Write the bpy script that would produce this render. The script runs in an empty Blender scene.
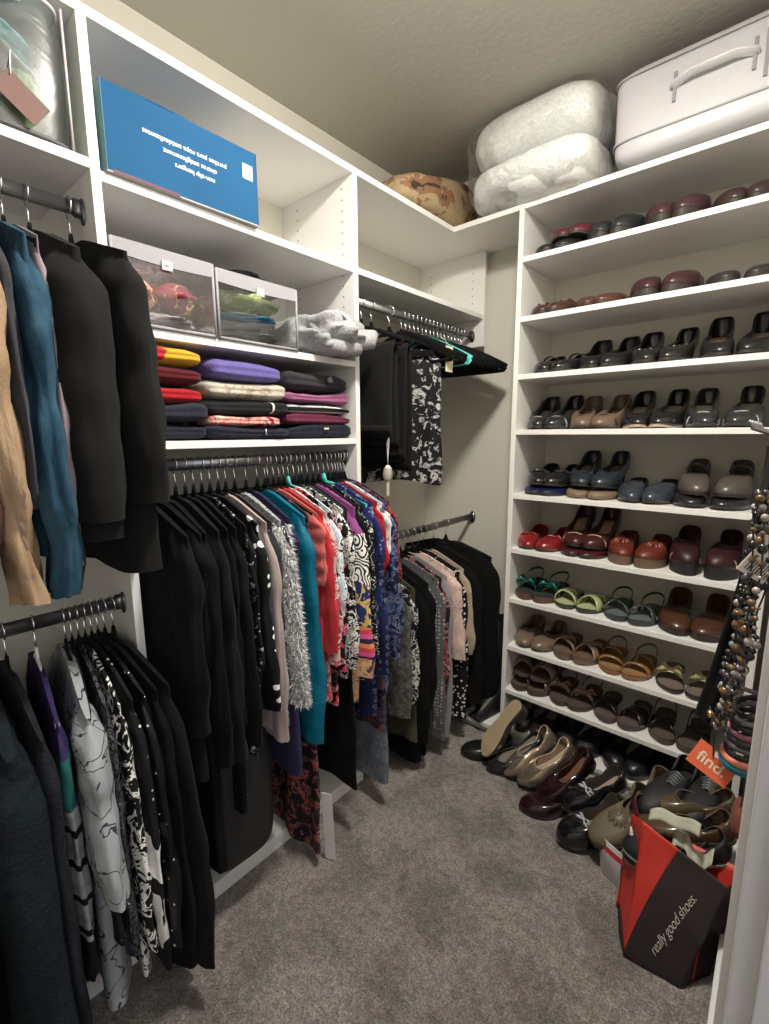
import bpy, bmesh, math, random
from mathutils import Vector, Matrix, noise
R = math.radians
PI = math.pi
C = bpy.context.scene.collection
S = bpy.context.scene

# ------------------------------------------------------------------ objects
def tag(o, label=None, cat=None, group=None, kind=None):
    if label: o['label'] = label
    if cat: o['category'] = cat
    if group: o['group'] = group
    if kind: o['kind'] = kind
    return o

def thing(name, label, cat, loc=(0, 0, 0), rot=(0, 0, 0), group=None):
    o = bpy.data.objects.new(name, None)
    o.empty_display_size = .05
    C.objects.link(o)
    o.location = loc
    o.rotation_euler = rot
    return tag(o, label, cat, group)

def link_mesh(name, me, parent=None, loc=None, rot=None):
    o = bpy.data.objects.new(name, me)
    C.objects.link(o)
    if parent: o.parent = parent
    if loc is not None: o.location = loc
    if rot is not None: o.rotation_euler = rot
    return o

class MB:
    """collects shapes for ONE mesh object"""
    def __init__(s):
        s.v = []; s.f = []; s.m = []; s.sm = []
    def add(s, vs, fs, mi=0, smooth=True):
        b = len(s.v)
        s.v += [tuple(v) for v in vs]
        for f in fs:
            s.f.append(tuple(b + i for i in f)); s.m.append(mi); s.sm.append(smooth)
        return s
    def box(s, x0, x1, y0, y1, z0, z1, mi=0):
        vs = [(x, y, z) for z in (z0, z1) for y in (y0, y1) for x in (x0, x1)]
        fs = [(0, 2, 3, 1), (4, 5, 7, 6), (0, 1, 5, 4), (2, 6, 7, 3), (0, 4, 6, 2), (1, 3, 7, 5)]
        return s.add(vs, fs, mi, False)
    def tube(s, pts, r, n=8, mi=0, closed=False, ry=None, cap=True, up=None):
        pts = [Vector(p) for p in pts]
        m = len(pts); vs = []; prev = None
        for i, p in enumerate(pts):
            a = pts[i - 1] if (i > 0 or closed) else p
            b = pts[(i + 1) % m] if (i < m - 1 or closed) else p
            t = (b - a)
            if t.length < 1e-9: t = Vector((0, 0, 1))
            t.normalize()
            if prev is None:
                u = Vector(up) if up else (Vector((0, 0, 1)) if abs(t.z) < .9 else Vector((1, 0, 0)))
            else: u = prev
            u = (u - t * u.dot(t))
            if u.length < 1e-6: u = t.orthogonal()
            u.normalize(); prev = u
            w = t.cross(u)
            rr = r[i] if isinstance(r, (list, tuple)) else r
            r2 = (ry[i] if isinstance(ry, (list, tuple)) else ry) if ry is not None else rr
            for k in range(n):
                an = 2 * PI * k / n
                vs.append(p + u * math.cos(an) * rr + w * math.sin(an) * r2)
        fs = []
        for i in range(m if closed else m - 1):
            j = (i + 1) % m
            for k in range(n):
                k2 = (k + 1) % n
                fs.append((i * n + k, i * n + k2, j * n + k2, j * n + k))
        if cap and not closed:
            fs.append(tuple(range(n - 1, -1, -1)))
            fs.append(tuple((m - 1) * n + k for k in range(n)))
        return s.add(vs, fs, mi)
    def grid(s, fn, nu, nv, mi=0, wrap_u=False, wrap_v=False, smooth=True):
        vs = [fn(i / (nu if wrap_u else nu - 1), j / (nv if wrap_v else nv - 1)) for j in range(nv) for i in range(nu)]
        fs = []
        for j in range(nv if wrap_v else nv - 1):
            for i in range(nu if wrap_u else nu - 1):
                i2 = (i + 1) % nu; j2 = (j + 1) % nv
                fs.append((j * nu + i, j * nu + i2, j2 * nu + i2, j2 * nu + i))
        return s.add(vs, fs, mi, smooth)
    def ball(s, c, r, n=8, m=6, mi=0, sc=(1, 1, 1)):
        def f(u, v):
            a = 2 * PI * u; b = PI * v - PI / 2
            return (c[0] + r * sc[0] * math.cos(b) * math.cos(a), c[1] + r * sc[1] * math.cos(b) * math.sin(a), c[2] + r * sc[2] * math.sin(b))
        return s.grid(f, n, m, mi, wrap_u=True)
    def mesh(s, name, mats):
        me = bpy.data.meshes.new(name)
        me.from_pydata(s.v, [], s.f)
        if not isinstance(mats, (list, tuple)): mats = [mats]
        for m in mats: me.materials.append(m)
        me.polygons.foreach_set('material_index', s.m)
        me.polygons.foreach_set('use_smooth', s.sm)
        me.update()
        bm = bmesh.new(); bm.from_mesh(me)
        bmesh.ops.recalc_face_normals(bm, faces=bm.faces)
        bm.to_mesh(me); bm.free()
        return me
    def build(s, name, mats, parent=None, loc=None, rot=None):
        return link_mesh(name, s.mesh(name, mats), parent, loc, rot)

def bevel(o, w=.0015, seg=2):
    m = o.modifiers.new('bevel', 'BEVEL'); m.width = w; m.segments = seg; m.limit_method = 'ANGLE'
    return o
def solid(o, t, off=-1):
    m = o.modifiers.new('solid', 'SOLIDIFY'); m.thickness = t; m.offset = off
    return o
def struct(name, mb, mat, bev=0):
    o = mb.build(name, mat); o['kind'] = 'structure'
    if bev: bevel(o, bev)
    return o

# ------------------------------------------------------------------ materials
class NT:
    def __init__(s, name):
        s.m = bpy.data.materials.new(name); s.m.use_nodes = True
        s.t = s.m.node_tree; s.n = s.t.nodes
        s.b = s.n['Principled BSDF']
        s.tc = None
    def node(s, ty, **kw):
        n = s.n.new(ty)
        for k, v in kw.items():
            if hasattr(n, k): setattr(n, k, v)
        return n
    def lk(s, a, b): s.t.links.new(a, b)
    def co(s, scale=(1, 1, 1), rot=(0, 0, 0), loc=(0, 0, 0)):
        if s.tc is None: s.tc = s.node('ShaderNodeTexCoord')
        mp = s.node('ShaderNodeMapping')
        mp.inputs['Scale'].default_value = scale
        mp.inputs['Rotation'].default_value = rot
        mp.inputs['Location'].default_value = loc
        s.lk(s.tc.outputs['Object'], mp.inputs['Vector'])
        return mp.outputs['Vector']
    def noise(s, scale=10, detail=3, rough=.5, dist=0, co=None, out='Fac'):
        n = s.node('ShaderNodeTexNoise')
        n.inputs['Scale'].default_value = scale; n.inputs['Detail'].default_value = detail
        n.inputs['Roughness'].default_value = rough; n.inputs['Distortion'].default_value = dist
        s.lk(co if co else s.co(), n.inputs['Vector'])
        return n.outputs[out]
    def vor(s, scale=10, feat='F1', co=None, out='Distance', rnd=1):
        n = s.node('ShaderNodeTexVoronoi'); n.feature = feat
        n.inputs['Scale'].default_value = scale
        n.inputs['Randomness'].default_value = rnd
        s.lk(co if co else s.co(), n.inputs['Vector'])
        return n.outputs[out]
    def ramp(s, fac, stops, const=False):
        n = s.node('ShaderNodeValToRGB'); cr = n.color_ramp
        if const: cr.interpolation = 'CONSTANT'
        while len(cr.elements) < len(stops): cr.elements.new(.5)
        for e, (p, c) in zip(cr.elements, stops):
            e.position = p; e.color = (*c, 1) if len(c) == 3 else c
        s.lk(fac, n.inputs['Fac'])
        return n.outputs['Color']
    def math(s, op, a, b=None, c=None):
        n = s.node('ShaderNodeMath', operation=op)
        for i, x in enumerate((a, b, c)):
            if x is None: continue
            if isinstance(x, (int, float)): n.inputs[i].default_value = x
            else: s.lk(x, n.inputs[i])
        return n.outputs[0]
    def mix(s, fac, a, b, mode='MIX'):
        n = s.node('ShaderNodeMix', data_type='RGBA', blend_type=mode)
        for sk, x in ((n.inputs[0], fac), (n.inputs[6], a), (n.inputs[7], b)):
            if isinstance(x, (int, float)): sk.default_value = x
            elif isinstance(x, tuple): sk.default_value = (*x, 1)
            else: s.lk(x, sk)
        return n.outputs[2]
    def sep(s, co=None):
        n = s.node('ShaderNodeSeparateXYZ'); s.lk(co if co else s.co(), n.inputs[0]); return n.outputs
    def bump(s, h, strength=.3, dist=.01):
        n = s.node('ShaderNodeBump'); n.inputs['Strength'].default_value = strength; n.inputs['Distance'].default_value = dist
        s.lk(h, n.inputs['Height']); s.lk(n.outputs['Normal'], s.b.inputs['Normal'])
    def col(s, c):
        if isinstance(c, tuple): s.b.inputs['Base Color'].default_value = (*c, 1)
        else: s.lk(c, s.b.inputs['Base Color'])
    def set(s, **kw):
        for k, v in kw.items():
            s.b.inputs[k].default_value = v
        return s

_mc = {}
def plain(name, c, rough=.5, metal=0, var=0, bscale=0, bstr=.2, coat=0, sheen=0, spec=.5):
    key = (name, c, rough, metal)
    if key in _mc: return _mc[key]
    t = NT(name)
    t.set(Roughness=rough, Metallic=metal)
    t.b.inputs['Specular IOR Level'].default_value = spec
    if coat: t.b.inputs['Coat Weight'].default_value = coat; t.b.inputs['Coat Roughness'].default_value = .08
    if sheen: t.b.inputs['Sheen Weight'].default_value = sheen; t.b.inputs['Sheen Roughness'].default_value = .5
    if var:
        n = t.noise(6, 4, .6)
        t.col(t.ramp(n, [(.3, tuple(x * (1 - var) for x in c)), (.7, tuple(min(1, x * (1 + var)) for x in c))]))
    else: t.col(c)
    if bscale: t.bump(t.noise(bscale, 4, .6), bstr, .004)
    _mc[key] = t.m
    return t.m

def cloth(name, c, rough=.9, sheen=.06, weave=350, crease=14, cs=.5):
    key = ('cloth', name, c)
    if key in _mc: return _mc[key]
    t = NT(name); t.set(Roughness=rough)
    t.b.inputs['Specular IOR Level'].default_value = .12
    t.b.inputs['Sheen Weight'].default_value = sheen
    t.b.inputs['Sheen Roughness'].default_value = .6
    n = t.noise(weave, 2, .7)
    t.col(t.mix(.5, c, t.ramp(n, [(.3, tuple(x * .7 for x in c)), (.75, tuple(min(1, x * 1.3) for x in c))])))
    cr = t.noise(crease, 4, .55, .6, co=t.co((1, 1, .45)))
    t.bump(t.math('ADD', t.math('MULTIPLY', n, .08), cr), cs, .012)
    _mc[key] = t.m
    return t.m

def pat(name, kind, cols, scale=30, rough=.85, **kw):
    """printed / knitted cloth; kind picks the print"""
    t = NT(name); t.set(Roughness=rough); t.b.inputs['Specular IOR Level'].default_value = .25
    def make(kind, cols, scale):
        if kind == 'dots':
            d = t.vor(scale, rnd=kw.get('rnd', .35)); return t.ramp(d, [(0, cols[1]), (kw.get('th', .28), cols[0])], True)
        if kind == 'floral':
            warp = t.mix(.06, t.co(), t.noise(scale * .8, 2, out='Color'), 'ADD')
            n = t.noise(scale * .9, 3, .6, 1.2)
            st = [(0, cols[0])]
            ps = [.47, .54, .6, .66]
            for p, c in zip(ps, cols[1:]): st.append((p, c))
            if len(cols) < 5: st.append((.72, cols[0]))
            a = t.ramp(n, st, True)
            d = t.vor(scale * .7, 'F1')
            return t.mix(t.ramp(d, [(0, (1, 1, 1)), (.22, (0, 0, 0))], True), a, cols[1])
        if kind == 'blot':
            n = t.noise(scale, 3, .65, .8)
            st = [(0, cols[0])]; w = .3 / max(1, len(cols) - 1)
            for i, c in enumerate(cols[1:]): st.append((.45 + i * w, c))
            return t.ramp(n, st, True)
        if kind == 'stripe':
            z = t.sep()[kw.get('axis', 2)]
            z = t.math('ADD', z, t.math('MULTIPLY', t.noise(8, 2), kw.get('wob', .03)))
            f = t.math('FRACT', t.math('MULTIPLY', z, scale))
            st = [(i / len(cols), c) for i, c in enumerate(cols)]
            return t.ramp(f, st, True)
        if kind == 'rings':
            d = t.vor(scale); w = t.math('SINE', t.math('MULTIPLY', d, kw.get('freq', 60)))
            return t.ramp(t.math('MULTIPLY_ADD', w, .5, .5), [(0, cols[0]), (.5, cols[1])], True)
        if kind == 'squares':
            d = t.vor(scale, rnd=0.15)
            n = t.noise(scale * 3, 2)
            e = t.ramp(d, [(0, cols[1]), (.12, cols[0]), (.2, cols[1]), (.34, cols[0])], True)
            return t.mix(t.ramp(n, [(.45, (0, 0, 0)), (.6, (1, 1, 1))]), e, cols[0])
        if kind == 'branch':
            n = t.noise(scale, 2, .5, 1.5)
            return t.ramp(t.math('ABSOLUTE', t.math('SUBTRACT', n, .5)), [(0, cols[1]), (.009, cols[0])], True)
        if kind == 'zebra':
            w = t.node('ShaderNodeTexWave'); w.inputs['Scale'].default_value = scale; w.inputs['Distortion'].default_value = 9
            w.inputs['Detail'].default_value = 2; w.inputs['Detail Scale'].default_value = 1.2
            t.lk(t.co(rot=(.4, .3, 0)), w.inputs['Vector'])
            return t.ramp(w.outputs['Fac'], [(0, cols[0]), (.55, cols[1])], True)
        if kind == 'sparkle':
            d = t.vor(scale); n = t.noise(9, 2)
            return t.mix(t.ramp(n, [(.42, (0, 0, 0)), (.6, (1, 1, 1))]), cols[0], t.ramp(d, [(0, cols[1]), (.2, cols[0])], True))
        if kind == 'melange':
            n = t.noise(scale, 3, .9, co=t.co((1, 1, kw.get('zs', 1))))
            k = len(cols); return t.ramp(n, [(.3 + .4 * i / max(1, k - 1), c) for i, c in enumerate(cols)])
        if kind == 'plain': return t.mix(0.0, cols[0], cols[0])
    if kind == 'zones':          # cols: [(z_low, kind, cols, scale), ...] from the hem up
        z = t.sep()[2]; out = make(*cols[0][1:])
        z = t.math('ADD', z, t.math('MULTIPLY', t.math('SUBTRACT', t.noise(12, 1), .5), kw.get('wobz', .04)))
        for zl, k, c, sc in cols[1:]:
            out = t.mix(t.math('GREATER_THAN', z, zl), out, make(k, c, sc))
        c = out
    else: c = make(kind, cols, scale)
    t.col(c)
    cr = t.noise(14, 4, .55, .6, co=t.co((1, 1, .45)))
    fn = t.noise(kw.get('weave', 300), 2, .7)
    t.bump(t.math('ADD', t.math('MULTIPLY', fn, kw.get('wv', .08)), cr), kw.get('bs', .5), .012)
    return t.m

WHITE = NT('white_melamine'); WHITE.set(Roughness=.38); WHITE.col((.80, .785, .755)); WHITE = WHITE.m
def wallmat(name, c, bs=60, st=.15):
    t = NT(name); t.set(Roughness=.85)
    t.col(t.mix(.5, c, t.ramp(t.noise(3, 3), [(.3, tuple(x * .96 for x in c)), (.7, tuple(x * 1.03 for x in c))])))
    t.bump(t.noise(bs, 4, .6), st, .004)
    return t.m
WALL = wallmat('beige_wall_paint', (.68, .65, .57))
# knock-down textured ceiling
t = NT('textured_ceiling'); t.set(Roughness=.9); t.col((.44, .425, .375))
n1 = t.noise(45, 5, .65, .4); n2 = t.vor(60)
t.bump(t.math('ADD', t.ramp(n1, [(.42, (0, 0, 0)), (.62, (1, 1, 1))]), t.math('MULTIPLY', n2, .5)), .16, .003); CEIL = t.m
TRIM = plain('white_trim_paint', (.70, .69, .70), .45)
# cut-pile carpet
t = NT('grey_brown_carpet'); t.set(Roughness=1.0); t.b.inputs['Specular IOR Level'].default_value = .05
t.b.inputs['Sheen Weight'].default_value = .3
fine = t.noise(190, 2, .8); mid = t.noise(45, 3, .7); big = t.noise(6, 4, .6, .5)
c1 = t.ramp(fine, [(.32, (.14, .115, .10)), (.5, (.31, .268, .238)), (.68, (.56, .49, .44))])
c2 = t.ramp(mid, [(.38, (.62, .62, .62)), (.60, (1.0, 1.0, 1.0))])
c3 = t.ramp(big, [(.40, (.62, .62, .62)), (.58, (1.05, 1.05, 1.05))])
t.col(t.mix(1.0, t.mix(1.0, c1, c2, 'MULTIPLY'), c3, 'MULTIPLY'))
t.bump(t.math('ADD', fine, t.math('ADD', t.math('MULTIPLY', mid, 1.2), t.math('MULTIPLY', big, 2.5))), .9, .012); CARPET = t.m
CHROME = plain('chrome', (.75, .75, .77), .2, 1)
DARKMETAL = plain('gunmetal', (.20, .20, .205), .28, .9)
VELVET = plain('black_velvet', (.004, .004, .0045), .95, 0, sheen=.04, spec=.1)
BLACKPL = plain('black_plastic', (.02, .02, .022), .4)
TEALPL = plain('teal_plastic', (.10, .55, .50), .35)
MINTPL = plain('mint_plastic', (.30, .62, .55), .4)
def clear_plastic(name, gloss=.09, rough=.12, tint=(.97, .98, .98), wr=18, ws=.6, alpha=.86, fk=1.0):
    t = NT(name); n = t.n; n.remove(t.b)
    tr = t.node('ShaderNodeBsdfTransparent'); tr.inputs[0].default_value = (*tint, 1)
    gl = t.node('ShaderNodeBsdfGlossy'); gl.inputs['Roughness'].default_value = rough; gl.inputs[0].default_value = (1, 1, 1, 1)
    df = t.node('ShaderNodeBsdfDiffuse'); df.inputs[0].default_value = (.8, .8, .8, 1)
    bp = t.node('ShaderNodeBump'); bp.inputs['Strength'].default_value = ws; bp.inputs['Distance'].default_value = .02
    t.lk(t.noise(wr, 3, .5, 1.5), bp.inputs['Height'])
    lw = t.node('ShaderNodeFresnel'); lw.inputs['IOR'].default_value = 1.5
    t.lk(bp.outputs[0], lw.inputs['Normal']); t.lk(bp.outputs[0], gl.inputs['Normal'])
    m1 = t.node('ShaderNodeMixShader'); m1.inputs[0].default_value = 1 - alpha
    t.lk(tr.outputs[0], m1.inputs[1]); t.lk(df.outputs[0], m1.inputs[2])
    m2 = t.node('ShaderNodeMixShader')
    t.lk(t.math('MULTIPLY_ADD', lw.outputs[0], fk, gloss), m2.inputs[0])
    t.lk(m1.outputs[0], m2.inputs[1]); t.lk(gl.outputs[0], m2.inputs[2])
    t.lk(m2.outputs[0], n['Material Output'].inputs[0])
    return t.m
VINYL = clear_plastic('clear_vinyl', .0, .25, wr=8, ws=.2, alpha=.975)
WRAP = clear_plastic('crinkled_clear_plastic', .04, .07, wr=20, ws=.8, alpha=.99, fk=.5)

# ------------------------------------------------------------------ key sizes (metres)
XW, XF = -1.465, -1.11          # left wall, front of the left cabinets
YB, YS = 2.03, 1.722            # back wall, front of the shoe cabinet
XWR = .028; XR = 0.0                        # right wall (with the doorway the camera stands in)
Y0 = -.55
H = 2.44; T = 2.122; TH = .019
P0, P1 = .400, 1.147            # near and far upright of the middle bay

# ------------------------------------------------------------------ setting
struct('floor', MB().box(XW - .1, 1.2, Y0 - .1, YB + .1, -.05, 0), CARPET)
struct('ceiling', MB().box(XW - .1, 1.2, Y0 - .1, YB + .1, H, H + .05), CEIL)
struct('wall_left', MB().box(XW - .1, XW, Y0 - .1, YB + .1, 0, H), WALL)
struct('wall_back', MB().box(XW, .14, YB, YB + .1, 0, H), WALL)
struct('wall_front', MB().box(XW, .14, Y0 - .1, Y0, 0, H), WALL)
w = MB().box(XWR, .14, .62, YB, 0, H).box(XWR, .14, Y0, -.27, 0, H).box(XWR, .14, -.27, .62, 2.06, H)
struct('wall_right', w, WALL)
w = MB()   # doorway lining with stop and closet-side casing
w.box(.010, .140, .600, .620, 0, 2.06).box(.034, .066, .588, .600, 0, 2.05)
w.box(.0012, .028, .660, .705, 0, 2.1).box(.010, .028, .620, .660, 0, 2.1)
w.box(.010, .140, -.27, -.25, 0, 2.06).box(.010, .140, -.25, .60, 2.04, 2.06)
struct('trim_1', w, TRIM, .0015)
struct('baseboard_back', MB().box(XW, -.83, YB - .012, YB, 0, .07), TRIM, .002)
struct('baseboard_right', MB().box(-.008, .028, .705, YS - .02, 0, .10), TRIM, .002)

# ------------------------------------------------------------------ cabinets
def unit(name, label, group=None): return thing(name, label, 'closet shelving', group=group)
def panel(u, name, x0, x1, y0, y1, z0, z1): return bevel(MB().box(x0, x1, y0, y1, z0, z1).build(name, WHITE, u), .0012)
def pins(u, x0, xs, y, z0, z1):   # shelf-pin holes on a side panel: dark discs paint the shade inside them
    m = MB()
    for x in xs:
        z = z0
        while z < z1:
            m.tube([(x, y - .0006, z), (x, y + .0002, z)], .0028, 6)
            z += .032
    m.build('shelf_pin_holes', plain('pin_hole_painted_shade', (.12, .11, .10), .8), u)
def rod(u, x, y0, y1, z, ends=(True, True)):
    r = MB().tube([(x, y0, z), (x, y1, z)], .0075, 12, ry=.015, up=(1, 0, 0)).build('hanging_rod', DARKMETAL, u)
    for e, (y, d) in zip(ends, ((y0, 1), (y1, -1))):
        if e:
            b = MB().tube([(x, y, z - .004), (x, y + d * .004, z - .004)], .013, 14, ry=.026, up=(1, 0, 0))
            b.tube([(x, y + d * .002, z), (x, y + d * .018, z)], .011, 14, ry=.0185, up=(1, 0, 0))
            b.build('rod_bracket', DARKMETAL, r)
ub = thing('top_board', 'long white L-shaped top board running over all the shelving', 'shelf')
m = MB()
m.box(XW, XF, -.40, YB, T - TH, T).box(XF, -.012, YS, YB, T - TH, T)
bevel(m.build('board', WHITE, ub), .0012)
un = unit('closet_shelving', 'white near-left closet bay with one shelf above two hanging rods')
panel(un, 'side_panel', XW, XF, -.40, -.40 + TH, .0552, T - TH)
panel(un, 'shelf', XW, XF - .002, -.38, P0, 1.833, 1.852)
rod(un, -1.17, -.38, P0, 1.772); rod(un, -1.165, -.38, P0, .922)
um = unit('closet_shelving', 'white middle closet bay with three shelves above one crowded hanging rod')
panel(um, 'side_panel', XW, XF, P0, P0 + TH, .0552, T - TH)
panel(um, 'side_panel', XW, XF, P1, P1 + TH, .0552, T - TH)
for z in (1.836, 1.545, 1.295): panel(um, 'shelf', XW, XF - .002, P0 + TH, P1, z - TH, z)
rod(um, -1.163, P0 + TH, P1, 1.236)
pins(um, 0, (-1.16, -1.38), P1, 1.56, 2.08); pins(um, 0, (-1.16, -1.38), P0 + TH + .001, 1.56, 2.08)
uc = unit('closet_shelving', 'white corner closet bay with one shelf and two hanging rods')
panel(uc, 'shelf', XW, XF - .002, P1 + TH, 1.98, 1.836 - TH, 1.836)
panel(uc, 'end_panel', XW, XF, 1.98, 1.98 + TH, 1.70, T - TH)
rod(uc, -1.165, P1 + TH, 1.98, 1.752)
r = MB().tube([(-1.168, P1 + TH, .902), (-1.168, YB, .902)], .0075, 12, ry=.015, up=(1, 0, 0)).build('hanging_rod', DARKMETAL, uc)
MB().tube([(-1.168, YB, .898), (-1.168, YB - .006, .898)], .016, 14, ry=.03, up=(1, 0, 0)).build('rod_bracket', DARKMETAL, r)
pins(uc, 0, (-1.17, -1.40), 1.98, 1.86, 2.08)
bp = thing('base_platform', 'low white toe-kick platform under the left hanging clothes', 'platform')
m = MB().box(XW, XF + .002, -.40, P1 + TH, .036, .055).box(XW, XF - .003, -.40, P1 + .012, 0, .036)
bevel(m.build('platform_board', WHITE, bp), .0012)
bc = thing('base_platform', 'low white base board on the floor in the back corner', 'platform')
m = MB().box(XW + .01, -.832, YS - .02, YB, .036, .055).box(XW + .01, -.85, YS + .005, YB - .02, 0, .036)
bevel(m.build('platform_board', WHITE, bc), .0012)
us = unit('shoe_cabinet', 'tall white shoe cabinet with ten full shelves of shoes'); us['category'] = 'shoe shelving'
SX0, SX1 = -.832, -.012
panel(us, 'side_panel', SX0, SX0 + TH, YS, YB, 0, T - TH)
panel(us, 'side_panel', SX1 - TH, SX1, YS, YB, 0, T - TH)
SHZ = [1.943, 1.735, 1.528, 1.322, 1.072, .852, .643, .436, .240, .055]
for z in SHZ: panel(us, 'shelf', SX0 + TH, SX1 - TH, YS + .001, YB - .001, z - TH, z)
panel(us, 'kick_board', SX0 + TH, SX1 - TH, YS + .012, YS + .028, 0, .036)

# ------------------------------------------------------------------ hangers and garments
def hook_mesh(name='hook'):
    m = MB(); pts = []
    for i in range(15):
        a = R(-75 + 255 * i / 14)
        pts.append((.0175 * math.cos(a), 0, .0175 * math.sin(a)))
    pts.append((-.015, 0, -.010)); pts.append((-.004, 0, -.024)); pts.append((0, 0, -.036)); pts.append((0, 0, -.062))
    m.tube(pts, .0017, 6, up=(0, 1, 0))
    return m.mesh(name, CHROME)
def hanger_body(mat, r=.0046, bar=True, drop=.100, hw=.222):
    m = MB(); pts = []
    z0 = -.058
    arm = lambda s: [(s * hw * q, 0, z0 - .012 - drop * (q ** 1.25)) for q in (0, .08, .2, .4, .6, .8, .95, 1)]
    L = arm(-1); Rr = arm(1)
    m.tube(L[::-1] + Rr[1:], .015, 8, ry=r)
    if bar:
        zb = z0 - .012 - drop
        m.tube([(-hw, 0, zb), (-hw + .01, 0, zb - .012), (-hw * .7, 0, zb - .014), (hw * .7, 0, zb - .014), (hw - .01, 0, zb - .012), (hw, 0, zb)], .006, 8, ry=r)
    m.tube([(0, 0, z0 - .018), (0, 0, z0 + .006)], [.012, .005], 8, ry=r)
    return m.mesh('hanger_body', mat)
HOOK = hook_mesh()
def hung_body(mat):   # arms follow the shoulder line a few millimetres under the cloth
    m = MB(); z0 = -.058; hw = .185
    arm = lambda s: [(s * hw * q, 0, -.080 - .42 * max(0, hw * q - .03) - .004 * (1 - q)) for q in (0, .1, .2, .4, .6, .8, .95, 1)]
    a, b = arm(-1), arm(1)
    m.tube(a[::-1] + b[1:], .006, 8, ry=.0036)
    zb = arm(1)[-1][2]
    m.tube([(-hw, 0, zb), (-hw + .01, 0, zb - .010), (hw - .01, 0, zb - .010), (hw, 0, zb)], .005, 8, ry=.0036)
    m.tube([(0, 0, -.084), (0, 0, -.070), (0, 0, -.054)], [.020, .011, .005], 8, ry=.0036)
    return m.mesh('hanger_body', mat)
HB = {'empty_black': hanger_body(VELVET), 'empty_teal': hanger_body(TEALPL, .0045), 'black': hung_body(VELVET), 'teal': hung_body(TEALPL), 'mint': hung_body(MINTPL), 'white': hung_body(plain('white_plastic', (.7, .7, .7), .4))}
def hanger(loc, rz, kind, label, group):
    r = thing('clothes_hanger', label, 'clothes hanger', loc, (0, 0, rz), group)
    link_mesh('hanger_body', HB[kind], r)
    h = link_mesh('hook', HOOK, r)
    if kind != 'black': pass
    return r

def smooth(a, b, x):
    x = min(1, max(0, (x - a) / (b - a))); return x * x * (3 - 2 * x)

def body_mesh(mat, W=.21, TK=.012, L=.75, slope=.42, neck=.06, seed=0, flare=0, fold=.006, waist=.06, strap=False, tilt=0, hemw=.01, zt=-.066):
    rnd = random.Random(seed); ph = [rnd.uniform(0, 6.28) for _ in range(6)]; k1 = rnd.uniform(28, 40); k2 = rnd.uniform(50, 75)
    nu, nv = 56, 30
    def f(u, v):
        a = 2 * PI * u; c = math.cos(a); s = math.sin(a)
        sx = math.copysign(abs(c) ** .75, c); sy = math.copysign(abs(s) ** .6, s)
        Wv = W * (1 - waist * math.sin(PI * min(1, v * 1.3)) + flare * v)
        if strap: Wv = W * (.55 + .45 * smooth(0, .12, v)) * (1 + flare * v)
        x = Wv * sx
        zs = zt - slope * max(0, abs(x) - neck * .4) - .03 * math.exp(-(x / neck) ** 2 * 2) * (1 if s < 0 else .7)
        zh = -L + hemw * math.sin(9 * x + ph[0]) + hemw * .6 * math.sin(23 * x + ph[1])
        z = zs + (zh - zs) * v
        th = TK * (.32 + .68 * smooth(0, .18, v)) * (1 + .25 * v)
        y = th * sy + fold * smooth(.05, .8, v) * (math.sin(k1 * x + ph[2] + 1.2 * v) * .7 + math.sin(k2 * x + ph[3] - 1.5 * v) * .4) + tilt * v
        x += .004 * math.sin(7 * z * 3 + ph[4]) * v
        return (x, y, z)
    m = MB().grid(f, nu, nv, wrap_u=True)
    # close the shoulder seam
    m.add([m.v[i] for i in range(nu)], [(i, i + 1, nu - 1 - i - 1 + 0, nu - 1 - i) for i in range(0, nu // 2 - 1)], smooth=True)
    return m.mesh('body', mat)

def sleeve_mesh(mat, side, W=.21, TK=.012, L=.55, slope=.42, seed=0, r0=.065, r1=.045, out=.02, fold=.004, fwd=0, zt=-.066, cuff=False):
    rnd = random.Random(seed + 77 * (side > 0)); ph = [rnd.uniform(0, 6.28) for _ in range(4)]
    nu, nv = 22, 26
    ztip = zt - slope * (W - .025)
    def f(u, v):
        a = 2 * PI * u; c = math.cos(a); s = math.sin(a)
        rx = (r0 + (r1 - r0) * v) * (smooth(-.03, .12, v) * .6 + .4)
        ry = TK * (1.05 - .1 * v) * (smooth(-.05, .12, v))
        cx = side * (W - r0 * .55 + out * math.sin(v * PI / 2) - .01 * (1 - smooth(0, .1, v)))
        z = ztip - L * v + (.0 if v > .15 else 0) - slope * side * (cx + rx * c - side * (W - .025)) * (1 - smooth(0, .25, v))
        wr = fold * 2.6 * noise.noise(Vector((c * 1.3 + ph[0], s * 1.3, v * 7 + .8 * c))) + fold * 2.2 * noise.noise(Vector((c * 2.6, s * 2.6 + ph[1], v * 3))) * smooth(.05, .4, v)
        x = cx + (rx + wr) * c + fold * 2.5 * noise.noise(Vector((ph[3], 2, v * 3)))
        y = (ry + wr * .7) * s + fwd * v + fold * 2.5 * noise.noise(Vector((ph[2], 5, v * 2.5))) * v
        if cuff and v > .93: x = cx + (x - cx) * 1.08; y *= 1.15
        return (x, y, z)
    m = MB().grid(f, nu, nv, wrap_u=True)
    m.add([m.v[(nv - 1) * nu + i] for i in range(nu)], [tuple(range(nu))])
    m.add([m.v[i] for i in range(nu)], [tuple(range(nu))])
    return m.mesh('sleeve', mat)

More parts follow.
